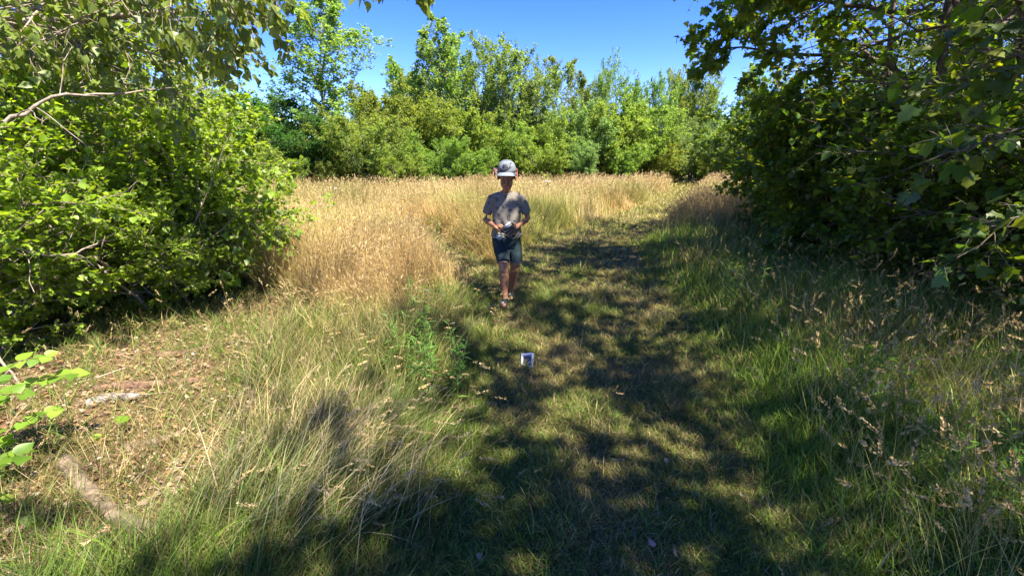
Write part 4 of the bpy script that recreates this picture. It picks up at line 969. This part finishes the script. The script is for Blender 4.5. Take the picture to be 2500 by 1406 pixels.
def white_box():
    x, y = gpt(1287, 893); z0 = gz1(x, y)
    e = empty('plastic_box', (x, y, z0 - .018), 'small white plastic box with dark window lying in the path grass', 'box', None, rz=.22)
    e.rotation_euler = (rad(-42), rad(-14), -.35)
    m = plain('white_plastic', (.58, .59, .64), .35, .5)
    g = Geo(); W_, H_, D_ = .094, .105, .035                       # lies tilted, open face toward the viewer
    box_faces(g, (0, 0, .0), (W_, D_, .012)); box_faces(g, (0, 0, H_), (W_, D_, .016))
    for s in (-1, 1): box_faces(g, (s * (W_ / 2 - .006), 0, H_ / 2), (.0118, D_ - .001, H_ - .015))
    box_faces(g, (0, D_ / 2 - .004, H_ / 2), (W_ - .026, .006, H_ - .02))
    bevel(link('frame', g.mesh('frame', m), None, e), .003)
    g = Geo(); box_faces(g, (0, .004, H_ * .60), (W_ - .030, .006, H_ * .46)); link('window', g.mesh('window', plain('dark_window', (.06, .065, .075), .2, .5)), None, e)
    g = Geo(); a = np.linspace(0, 2 * math.pi, 20); blob(g, [(.024 + .015 * math.cos(q), -.014, .026 + .015 * math.sin(q)) for q in a], [.004] * 20, 8, False, (0, 1, .01)); link('ring', g.mesh('ring', m, True), None, e)
    g = Geo(); box_faces(g, (-.026, -.006, .022), (.026, .02, .02), Matrix.Rotation(.5, 3, 'Y')); bevel(link('tab', g.mesh('tab', m), None, e))
white_box()

# ------------------------------------------------------------------ the boy
def remesh(g, name, voxel, mat, parent, smooth=4, post=None):
    me = g.mesh(name + '_raw'); o = bpy.data.objects.new(name + '_raw', me); COL.objects.link(o)
    r = o.modifiers.new('r', 'REMESH'); r.mode = 'VOXEL'; r.voxel_size = voxel
    s = o.modifiers.new('s', 'SMOOTH'); s.factor = .5; s.iterations = smooth
    dg = bpy.context.evaluated_depsgraph_get(); ev = o.evaluated_get(dg); m2 = bpy.data.meshes.new_from_object(ev)
    bpy.data.objects.remove(o); m2.name = name
    if post is not None:
        n = len(m2.vertices); v = np.zeros(n * 3); m2.vertices.foreach_get('co', v); v = post(v.reshape(-1, 3)); m2.vertices.foreach_set('co', v.ravel())
    m2.polygons.foreach_set('use_smooth', np.ones(len(m2.polygons), bool)); m2.materials.clear(); m2.update()
    return link(name, m2, mat, parent)

ROOT = np.array([-.06, 4.5, 0.0]); ROOT[2] = gz1(-.06, 4.4)
person = empty('person', ROOT, 'boy in grey cap, printed t-shirt and dark blue shorts walking with his head bowed', 'person')
def J(px, py, y): return np.array(at(px, py, y)) - ROOT
def ell(g, c, r, M=None, n=14):
    t = np.linspace(-1, 1, n) * .98; c = np.array(c, float)
    th = np.linspace(0, np.pi, n); ph = np.arange(n * 2) * np.pi / n
    v = np.array([[r[0] * math.sin(a) * math.cos(b), r[1] * math.sin(a) * math.sin(b), r[2] * math.cos(a)] for a in th[1:-1] for b in ph] + [[0, 0, r[2]], [0, 0, -r[2]]])
    v = v + c
    if M is not None: v = M(v)
    m = 2 * n; k = n - 2; f = []; f3 = []
    for i in range(k - 1):
        for j in range(m): f.append([i * m + j, (i + 1) * m + j, (i + 1) * m + (j + 1) % m, i * m + (j + 1) % m])
    for j in range(m): f3.append([k * m, j, (j + 1) % m]); f3.append([k * m + 1, (k - 1) * m + (j + 1) % m, (k - 1) * m + j])
    g.add(v, [np.array(f), np.array(f3)])
# head frame: bowed forward
HP = rad(15); hc, hs = math.cos(HP), math.sin(HP); HS = 1.16
HO = J(1237, 433.5, 4.52)
def HM(v):
    v = np.asarray(v, float) * HS; x, y, z = v[:, 0], v[:, 1], v[:, 2]
    return np.stack([x, y * hc - z * hs, y * hs + z * hc], 1) + HO
def hp(*p): return HM(np.array([p]))[0]

shL, shR = J(1201, 485, 4.66), J(1273, 485, 4.66)
elL, elR = J(1184.5, 536, 4.68), J(1289.5, 534, 4.68)
wrL, wrR = J(1206, 552, 4.50), J(1266, 550, 4.50)
hdL, hdR = J(1217, 558, 4.44), J(1258, 557, 4.44)
cx = J(1237, 500, 4.62)[0]
zb = lambda py, y=4.62: J(1237, py, y)[2]
hipL, hipR = np.array([cx - .07, .12, zb(595)]), np.array([cx + .07, .13, zb(595)])
knL, knR = J(1229.5, 652, 4.46), J(1257, 650, 4.60)
anL, anR = J(1232.5, 735, 4.45), J(1247, 713, 4.78)
ftL, ftR = J(1229.5, 752, 4.33), J(1248, 730, 4.66)

B = Geo()
blob(B, [(cx, .13, zb(600)), (cx, .12, zb(580)), (cx, .12, zb(550)), (cx, .13, zb(515)), (cx, .14, zb(485)), (cx, .14, zb(474))],
     [(.12, .08), (.125, .085), (.12, .075), (.125, .08), (.12, .07), (.07, .05)], 24)
blob(B, [(cx, .15, zb(478)), (cx, .10, zb(462)), hp(0, .03, -.04)], [.046, .042, .045], 16)
for s, sh, el, wr in ((-1, shL, elL, wrL), (1, shR, elR, wrR)):
    mid = (sh + el) / 2; f1 = el * .72 + wr * .28
    blob(B, [np.array([cx + s * .07, .14, sh[2] + .01]), sh, mid, el, f1, (el + wr) / 2, wr], [.05, .045, .036, .029, .033, .029, .021], 16, True, (0.3, 0, 1))
for hip, kn, an, ft in ((hipL, knL, anL, ftL), (hipR, knR, anR, ftR)):
    c1 = kn * .70 + an * .30 + np.array([0, .018, 0]); c2 = kn * .35 + an * .65 + np.array([0, .008, 0])
    blob(B, [hip, hip * .5 + kn * .5, kn * .93 + hip * .07, kn * .92 + an * .08, c1, c2, an], [.075, .066, .052, .046, .050, .037, .029], 18)
    blob(B, [an + np.array([0, .02, -.02]), ft + np.array([0, 0, .02])], [.03, .026], 12, True, (1, 0, 0))
# head: skull, jaw, chin, cheeks, nose, lips, lids, ears
ell(B, (0, .015, .035), (.070, .088, .085), HM); ell(B, (0, -.018, -.045), (.053, .056, .055), HM); ell(B, (0, -.050, -.088), (.024, .022, .018), HM)
ell(B, (0, -.045, .015), (.055, .040, .05), HM)
for s in (-1, 1):
    ell(B, (s * .032, -.058, -.020), (.022, .020, .020), HM, 10); ell(B, (s * .027, -.078, .030), (.022, .008, .008), HM, 10); ell(B, (s * .028, -.073, .010), (.014, .010, .010), HM, 10)
    ell(B, (s * .073, .018, -.002), (.009, .018, .030), HM, 10); ell(B, (s * .009, -.094, -.026), (.008, .010, .008), HM, 8)
blob(B, [hp(0, -.080, .022), hp(0, -.092, -.002), hp(0, -.104, -.024)], [.008, .010, .012], 10)
ell(B, (0, -.082, -.052), (.021, .010, .006), HM, 10); ell(B, (0, -.080, -.062), (.018, .010, .007), HM, 10)
# hands: palm, four curled fingers, thumb
def hand(g, wr, hd, s, tips, thumb):
    palm = hd; d = nrm(palm - wr)
    blob(g, [wr, wr * .5 + palm * .5, palm], [(.020, .017), (.030, .016), (.030, .015)], 14, True, (0, 0.2, 1))
    for (kn_, md, tp, rr) in tips: blob(g, [kn_, md, tp], [rr, rr * .92, rr * .78], 10, True, (.2, .1, 1))
    blob(g, thumb, [.0105, .0095, .008], 10, True, (.2, .1, 1))
def fingers(hd, base, s, curl):
    out = []
    for k in range(4):
        a = hd + np.array([s * -.006 * 0, -.012, .024 - .0165 * k]); L = (.038, .042, .039, .031)[k]
        m = a + np.array([s * L * .75, -.022, -.008 - .003 * k]); t = m + np.array([s * L * .55, .012 * curl, -.012 - .004 * k])
        out.append((a, m, t, .0082 - .0006 * (k == 3)))
    return out
hand(B, wrL, hdL, 1, fingers(hdL, None, 1, .6), [wrL * .4 + hdL * .6 + np.array([.006, .004, .022]), hdL + np.array([.022, -.008, .036]), hdL + np.array([.044, -.012, .026])])
hand(B, wrR, hdR, -1, fingers(hdR, None, -1, 1.0), [wrR * .4 + hdR * .6 + np.array([-.006, .004, .022]), hdR + np.array([-.018, -.014, .038]), hdR + np.array([-.036, -.022, .034])])
M_skin = plain('skin', (.27, .125, .07), .5, .4, nscale=40, namt=.07)
body = remesh(B, 'body', .0036, M_skin, person, 3)

# clothes
def noise3(v, f, o): return noise2(v[:, 0] * f + v[:, 1] * f * .4, v[:, 2] * f, 1, o) - .5
S = Geo()
blob(S, [(cx, .12, zb(578)), (cx, .12, zb(560)), (cx, .12, zb(535)), (cx, .13, zb(510)), (cx, .14, zb(492)), (cx, .145, zb(480)), (cx, .145, zb(471)), (cx, .145, zb(465))],
     [(.156, .110), (.152, .108), (.146, .100), (.146, .102), (.138, .090), (.112, .074), (.078, .060), (.056, .050)], 36, False)
for s, sh, el in ((-1, shL, elL), (1, shR, elR)):
    e2 = sh * .28 + el * .72 + np.array([s * .003, -.004, 0])
    blob(S, [np.array([cx + s * .07, .14, sh[2] + .022]), np.array([cx + s * .105, .145, sh[2] + .014]), sh + np.array([0, 0, -.006]), sh * .55 + e2 * .45, e2], [.048, .050, .052, .052, .051], 22, False, (0.3, 0, 1))
def fold(v):
    r = v - np.array([cx, .13, 0]); d = nrm(np.stack([r[:, 0], r[:, 1], 0 * r[:, 0]], 1)); k = np.clip((zb(480) - v[:, 2]) * 4, .15, 1)
    w_ = .011 * k * noise3(v + np.array([0, 0, 0]), 14, 3) + .010 * k * np.sin(v[:, 0] * 62 + v[:, 2] * 17 + 2 * noise3(v, 9, 5)) * np.clip((zb(520) - v[:, 2]) * 6, 0, 1)
    return v + d * w_[:, None]
M_shirt = plain('grey_jersey', (.165, .147, .125), .9, .15, nscale=180, namt=.14, bump=.08)
shirt = remesh(S, 't_shirt', .006, M_shirt, person, 12, fold)
g = Geo(); a = np.linspace(0, 2 * np.pi, 25)
blob(g, [(cx + .063 * math.cos(q), .135 + .056 * math.sin(q), zb(468) - .012 * (1 - math.sin(q))) for q in a], [.006] * 25, 8, False, (0.01, 0, 1)); link('collar', g.mesh('collar', plain('dark_grey_rib', (.17, .165, .16), .9, .1), True), None, shirt)

T_ = Geo()
blob(T_, [(cx, .12, zb(570)), (cx, .12, zb(585)), (cx, .12, zb(602))], [(.148, .102), (.150, .104), (.140, .098)], 32, False)
hemL, hemR = J(1229.5, 641, 4.48), J(1260, 640, 4.60)
blob(T_, [(cx - .03, .10, zb(606)), (cx + .03, .11, zb(606))], [.075, .075], 20, True, (0, 0, 1))
blob(T_, [hipL + np.array([0, 0, .02]), (hipL + hemL) / 2, hemL], [.082, .075, .067], 24, False)
blob(T_, [hipR + np.array([0, 0, .02]), (hipR + hemR) / 2, hemR], [.082, .076, .068], 24, False)
def sfold(v): return v + nrm(np.stack([v[:, 0] - cx, v[:, 1] - .1, 0 * v[:, 0]], 1)) * (.012 * noise3(v, 16, 9))[:, None]
M_short = plain('dark_blue_cotton', (.013, .025, .030), .85, .2, nscale=25, namt=.35, bump=.15)
shorts = remesh(T_, 'shorts', .006, M_short, person, 3, sfold)
M_hem = plain('faded_blue_hem', (.02, .035, .05), .85)
for hem, rr in ((hemL, .0665), (hemR, .0675)):
    g = Geo(); a = np.linspace(0, 2 * np.pi, 25); blob(g, [hem + np.array([rr * math.cos(q), rr * math.sin(q), .008]) for q in a], [.0045] * 25, 6, False, (0.01, 0, 1))
    link('hem', g.mesh('hem', M_hem, True), None, shorts)

# hair, brows, eyes
g = Geo(); ell(g, (0, .028, .030), (.0745, .085, .082), HM); 
for s in (-1, 1): ell(g, (s * .066, -.005, .020), (.010, .022, .035), HM, 8)
ell(g, (0, .06, -.02), (.058, .05, .055), HM)
M_hair = plain('dark_hair', (.018, .012, .010), .55, .4); remesh(g, 'hair', .004, M_hair, person, 2)
for s in (-1, 1):
    g = Geo(); blob(g, [hp(s * .014, -.0865, .032), hp(s * .028, -.0870, .037), hp(s * .044, -.079, .031)], [.003, .0038, .002], 6); link('eyebrow', g.mesh('eyebrow', M_hair, True), None, person)
    g = Geo(); blob(g, [hp(s * .016, -.0825, .004), hp(s * .028, -.0848, .001), hp(s * .041, -.0785, .004)], [.0018, .003, .0018], 6); link('eye', g.mesh('eye', plain('dark_lash', (.015, .01, .01), .4), True), None, person)
g = Geo(); ell(g, (0, -.0905, -.057), (.020, .003, .0055), HM, 8); link('lips', g.mesh('lips', plain('lip', (.33, .13, .10), .5), True), None, person)

# cap
cap = bpy.data.objects.new('cap', None); COL.objects.link(cap); cap.parent = person
n1, n2 = 40, 16; th = np.arange(n1) * 2 * np.pi / n1; g = Geo(); V = []
for j in range(n2 + 1):
    p = j / n2 * np.pi / 2
    for t in th:
        fz = .078 * math.sin(p) ** .9 if j else 0.0
        rx, ry = .0835 * max(math.cos(p), .02) ** .75, .099 * max(math.cos(p), .02) ** .72
        V.append([rx * .94 * math.cos(t), .012 + ry * .94 * math.sin(t), .058 + fz * 1.06])
V = np.array(V); i = np.arange(n1); j = (i + 1) % n1
f = np.concatenate([np.stack([b * n1 + i, b * n1 + j, (b + 1) * n1 + j, (b + 1) * n1 + i], 1) for b in range(n2)])
g.add(HM(V), f); crown_me = g.mesh('cap_crown', None, True)
M_cap = plain('light_grey_heather', (.14, .155, .18), .85, .2, nscale=160, namt=.12); M_cap2 = plain('brim_fabric', (.165, .19, .22), .8, .2, nscale=120, namt=.08); M_ink = plain('black_print', (.008, .009, .014), .5, .4)
cr_o = link('crown', crown_me, M_cap, cap); sd = cr_o.modifiers.new('s', 'SOLIDIFY'); sd.thickness = .003
g = Geo(); ell(g, (0, .012, .141), (.008, .008, .004), HM, 8); link('top_button', g.mesh('top_button', M_cap2, True), None, cap)
def brim_v(u, v):       # u -1..1 across, v 0..1 outward
    t = -math.pi / 2 + u * rad(66)
    rx, ry = .079, .094; bx_ = rx * math.cos(t); by_ = .012 + ry * math.sin(t)
    ln = .060 * (1 - .55 * abs(u) ** 2.6)
    x = bx_ * (1 + .10 * v); y = by_ - ln * v; z = .064 - 3.4 * x * x - .010 * v
    return [x, y, z]
g = Geo(); nu, nv = 28, 8; V = np.array([brim_v(-1 + 2 * a / nu, b / nv) for b in range(nv + 1) for a in range(nu + 1)])
f = np.array([[b * (nu + 1) + a, b * (nu + 1) + a + 1, (b + 1) * (nu + 1) + a + 1, (b + 1) * (nu + 1) + a] for b in range(nv) for a in range(nu)])
g.add(HM(V), f); bo = link('brim', g.mesh('brim', M_cap2, True), None, cap); sd = bo.modifiers.new('s', 'SOLIDIFY'); sd.thickness = .004; sd.offset = -1

def bvh_of(me):
    v = np.zeros(len(me.vertices) * 3); me.vertices.foreach_get('co', v); v = v.reshape(-1, 3)
    return BVHTree.FromPolygons([Vector(q) for q in v], [tuple(p.vertices) for p in me.polygons])
def project(bvh, polys, cell, origin, ux, uy, direc, name, mat, parent, lift=.0022):
    """cover flat outlines (2D polygons, metres) with small cells laid on a surface"""
    V = []; Fq = []; ux = Vector(ux); uy = Vector(uy); d = Vector(direc).normalized(); O = Vector(origin); cache = {}
    def vert(i, j):
        if (i, j) in cache: return cache[(i, j)]
        p = O + ux * (i * cell) + uy * (j * cell); h = bvh.ray_cast(p, d)
        if h[0] is None: cache[(i, j)] = None; return None
        nn = h[1] if h[1].dot(d) < 0 else -h[1]
        V.append(h[0] + nn * lift); cache[(i, j)] = len(V) - 1; return len(V) - 1
    def inside(poly, x, y):
        c = False; n = len(poly); k = n - 1
        for m in range(n):
            if ((poly[m][1] > y) != (poly[k][1] > y)) and x < (poly[k][0] - poly[m][0]) * (y - poly[m][1]) / (poly[k][1] - poly[m][1]) + poly[m][0]: c = not c
            k = m
        return c
    done = set()
    for poly in polys:
        xs = [q[0] for q in poly]; ys = [q[1] for q in poly]
        for i in range(int(min(xs) / cell) - 1, int(max(xs) / cell) + 2):
            for j in range(int(min(ys) / cell) - 1, int(max(ys) / cell) + 2):
                if (i, j) in done: continue
                if inside(poly, (i + .5) * cell, (j + .5) * cell):
                    q = [vert(i, j), vert(i + 1, j), vert(i + 1, j + 1), vert(i, j + 1)]
                    if None not in q: Fq.append(q); done.add((i, j))
    if not Fq: return None
    g = Geo(); g.add(np.array([tuple(q) for q in V]), np.array(Fq)); return link(name, g.mesh(name, mat, True), None, parent)
def stroke(pts, w_):
    out = []
    for a, b in zip(pts[:-1], pts[1:]):
        dx, dy = b[0] - a[0], b[1] - a[1]; l = math.hypot(dx, dy) or 1; nx, ny = -dy / l * w_ / 2, dx / l * w_ / 2; ex, ey = dx / l * w_ * .3, dy / l * w_ * .3
        out.append([(a[0] + nx - ex, a[1] + ny - ey), (b[0] + nx + ex, b[1] + ny + ey), (b[0] - nx + ex, b[1] - ny + ey), (a[0] - nx - ex, a[1] - ny - ey)])
    return out
# lettering on the cap: slanted block letters over a long tapering tick
def slant(poly, s=.22, r=.10): return [(x + s * y, y + r * x) for x, y in poly]
LT = []
def letter(x, strokes): 
    for q in strokes: LT.append(slant([(x + a, b) for a, b in q]))
w1 = .0062; hL = .030
letter(-.036, [[(0, 0), (w1, 0), (w1, hL), (0, hL)], [(0, hL), (w1, hL), (.018, 0), (.018 - w1, 0)], [(.018 - w1, 0), (.018, 0), (.018, hL), (.018 - w1, hL)]])
letter(-.0155, [[(0, 0), (w1, 0), (w1, hL), (0, hL)]])
letter(-.0065, [[(0, 0), (w1, 0), (w1, hL), (0, hL)], [(w1 * .8, .012), (.011, hL), (.019, hL), (w1 * .8 + .004, .012)], [(w1 * .8, .018), (.012, 0), (.020, 0), (w1 + .005, .019)]])
letter(.0155, [[(0, 0), (w1, 0), (w1, hL), (0, hL)], [(0, 0), (.015, 0), (.015, w1), (0, w1)], [(0, hL - w1), (.015, hL - w1), (.015, hL), (0, hL)], [(0, hL / 2 - .003), (.013, hL / 2 - .003), (.013, hL / 2 + .003), (0, hL / 2 + .003)]])
tick = [(-.050, -.004), (-.046, -.002), (-.044, -.012), (-.038, -.014), (-.028, -.011), (.050, .012), (-.020, -.024), (-.036, -.030), (-.050, -.028), (-.054, -.018)]
cb = bvh_of(crown_me); axu = (1, 0, 0); axw = (0, -hs, hc)
o_ = HO + np.array([0.004, -.3, .0]); o_ = hp(.002, -.30, .096)
LT = [[(a * 1.22, b * 1.22) for a, b in q] for q in LT]; tick = [(a * 1.18, b * 1.18) for a, b in tick]
project(cb, LT + [tick], .0018, o_, axu, axw, (0, hc, hs), 'lettering', M_ink, cap)

# doodle prints on the shirt (game pads, bolts, scribbles) - generic line drawings
sb = bvh_of(shirt.data); PR = []
def place(px, py, pl, s=1.0, rot=0.):
    p = J(px, py, 4.5); c_, s_ = math.cos(rot), math.sin(rot)
    for line in pl:
        q = [(p[0] + s * (a * c_ - b * s_), p[2] + s * (a * s_ + b * c_)) for a, b in line]; PR.extend(stroke(q, .0042))
pad = [[(-.02, .008), (-.01, .012), (.01, .012), (.02, .008), (.026, -.012), (.018, -.016), (.008, -.006), (-.008, -.006), (-.018, -.016), (-.026, -.012), (-.02, .008)], [(-.014, .003), (-.008, .003)], [(.008, .004), (.013, .001)]]
bolt = [[(-.018, .010), (.004, .004), (-.006, -.002), (.018, -.010)], [(-.012, .003), (.006, -.004)], [(0, .008), (.012, .002)]]
scr = [[(-.022, .002), (-.010, -.004), (0, .004), (.010, -.003), (.022, .003)], [(-.012, .010), (.004, .006)], [(-.004, -.012), (.014, -.008)]]
for px, py, d_, s, r_ in [(1196, 478, pad, 1.0, 1.4), (1217, 471, bolt, 1.0, .9), (1212, 488, pad, .9, -.9), (1248, 490, pad, 1.0, .05), (1246, 470, scr, .9, .3), (1232, 481, scr, .5, 0), (1268, 476, bolt, .9, 1.2),
                          (1228, 506, scr, .9, -.7), (1245, 514, scr, 1.0, .1), (1213, 510, bolt, .9, .4), (1217, 524, scr, 1.0, -.6), (1242, 533, pad, 1.0, 1.5), (1225, 544, bolt, .9, .9), (1256, 541, bolt, .8, .4), (1267, 520, scr, .8, -.9),
                          (1262, 500, bolt, .7, -.3), (1206, 540, scr, .8, .2), (1192, 498, scr, .8, 1.3), (1282, 495, scr, .8, -1.3), (1255, 560, scr, .7, .2), (1210, 560, bolt, .7, .4)]:
    place(px, py, d_, s, r_)
project(sb, PR, .0022, (0, -.4, 0), (1, 0, 0), (0, 0, 1), (0, 1, 0), 'print', M_ink, shirt, .002)

# shoes and socks
M_shoe = plain('black_shoe', (.018, .018, .02), .6, .4); M_sole = plain('dark_sole', (.10, .10, .09), .7); M_stripe = plain('pale_stripe', (.42, .42, .34), .6); M_sock = plain('black_sock', (.02, .02, .024), .9)
def shoe(an, ft, rear):
    so_ = bpy.data.objects.new('shoe', None); COL.objects.link(so_); so_.parent = person
    d = ft - an; d[2] = 0; d = nrm(d); gz0 = gz1(ROOT[0] + ft[0], ROOT[1] + ft[1]) - ROOT[2]
    toe = np.array([ft[0], ft[1], gz0 + .030]); heel = an + np.array([0, .035, 0]); heel[2] = an[2] - .045 if rear else gz0 + .04
    g = Geo(); mid = (toe + heel) / 2 + np.array([0, 0, .014])
    blob(g, [heel, mid, toe * .75 + heel * .25 + np.array([0, 0, .004]), toe], [(.032, .036), (.036, .036), (.041, .028), (.032, .020)], 16, True, (0, 0, 1))
    blob(g, [an + np.array([0, .008, .002]), an * .3 + heel * .7], [.035, .034], 14, True)
    remesh(g, 'upper', .005, M_shoe, so_, 3)
    g = Geo(); dn = np.array([0, 0, -.026]); blob(g, [heel + dn, mid + dn + np.array([0, 0, -.016]), toe + np.array([0, -.004, -.018])], [(.030, .010), (.036, .010), (.034, .009)], 14, True, (0, 0, 1)); link('sole', g.mesh('sole', M_sole, True), None, so_)
    for k in range(3):
        g = Geo(); t = .42 + .17 * k; c = heel * (1 - t) + toe * t
        blob(g, [c + np.array([-.040, -.002, -.012]), c + np.array([-.030, -.020, .020]), c + np.array([-.008, -.030, .034])], [.0045, .0055, .005], 6); link('stripe', g.mesh('stripe', M_stripe, True), None, so_)
    g = Geo(); blob(g, [an + np.array([0, .004, -.02]), an + np.array([0, .004, .028])], [.0335, .0325], 16); link('sock', g.mesh('sock', M_sock, True), None, person)
shoe(anL, ftL, False); shoe(anR, ftR, True)

# the pouch he holds, with pale cord and cloth strip
pc = (hdL + hdR) / 2 + np.array([.004, -.035, .010]) + ROOT
pouch = empty('pouch', pc, 'black zipped pouch with a white strip that the boy holds at his waist', 'pouch')
Rp = np.array(Matrix.Rotation(rad(-38), 3, 'Y') @ Matrix.Rotation(rad(-28), 3, 'X'))
g = Geo(); blob(g, np.array([(-.055, 0, 0), (-.02, 0, .002), (.02, 0, .003), (.058, 0, 0)]) @ Rp.T, [(.030, .018), (.040, .024), (.040, .024), (.032, .018)], 18, True, tuple(Rp @ np.array([0, 0, 1.])))
box_faces(g, Rp @ np.array([.0, .0, -.004]), (.115, .040, .070), Rp); box_faces(g, Rp @ np.array([.012, .012, -.045]), (.085, .03, .045), Rp)
remesh(g, 'pouch_body', .004, plain('black_nylon', (.013, .014, .015), .55, .4, nscale=60, namt=.3, bump=.2), pouch, 3)
g = Geo(); box_faces(g, Rp @ np.array([.022, -.036, .012]), (.072, .006, .014), Rp); link('white_strip', g.mesh('white_strip', plain('white_strip', (.75, .77, .82), .4)), None, pouch)
g = Geo(); box_faces(g, Rp @ np.array([.026, -.034, -.012]), (.062, .006, .012), Rp); link('grey_panel', g.mesh('grey_panel', plain('grey_panel', (.25, .26, .28), .4)), None, pouch)
g = Geo(); q = J(1232, 577, 4.47) + ROOT - pc
blob(g, [q, q + np.array([.03, -.01, -.012]), q + np.array([.07, 0, -.028]), q + np.array([.10, .01, -.02]), q + np.array([.15, .01, .012])], [.005, .009, .011, .008, .004], 10)
link('strap', g.mesh('strap', plain('black_strap', (.02, .02, .022), .7), True), None, pouch)
# pale drawstring ends on the shorts
g = Geo()
for (a, b) in (((1211, 575), (1226, 580)), ((1205, 579.5), (1226, 580.5)), ((1214, 583), (1226, 580)), ((1218, 586), (1227, 581))):
    p0, p1 = J(*a, 4.495), J(*b, 4.475); blob(g, [p0, (p0 + p1) / 2 + np.array([0, -.006, .002]), p1], [.005, .008, .005], 8)
link('drawstring', g.mesh('drawstring', plain('pale_blue_cloth', (.20, .26, .31), .8), True), None, shorts)
M_lin = plain('light_grey_lining', (.22, .22, .23), .9)
for (a, b, r_) in (((1217, 570), (1228, 574), .012), ((1228, 572), (1237, 576), .009), ((1262, 582), (1273, 570), .011)):
    g = Geo(); p0, p1 = J(*a, 4.495), J(*b, 4.485); blob(g, [p0, (p0 + p1) / 2, p1], [r_ * .6, r_, r_ * .5], 8)
    link('bunched_hem', g.mesh('bunched_hem', M_lin, True), None, shirt)
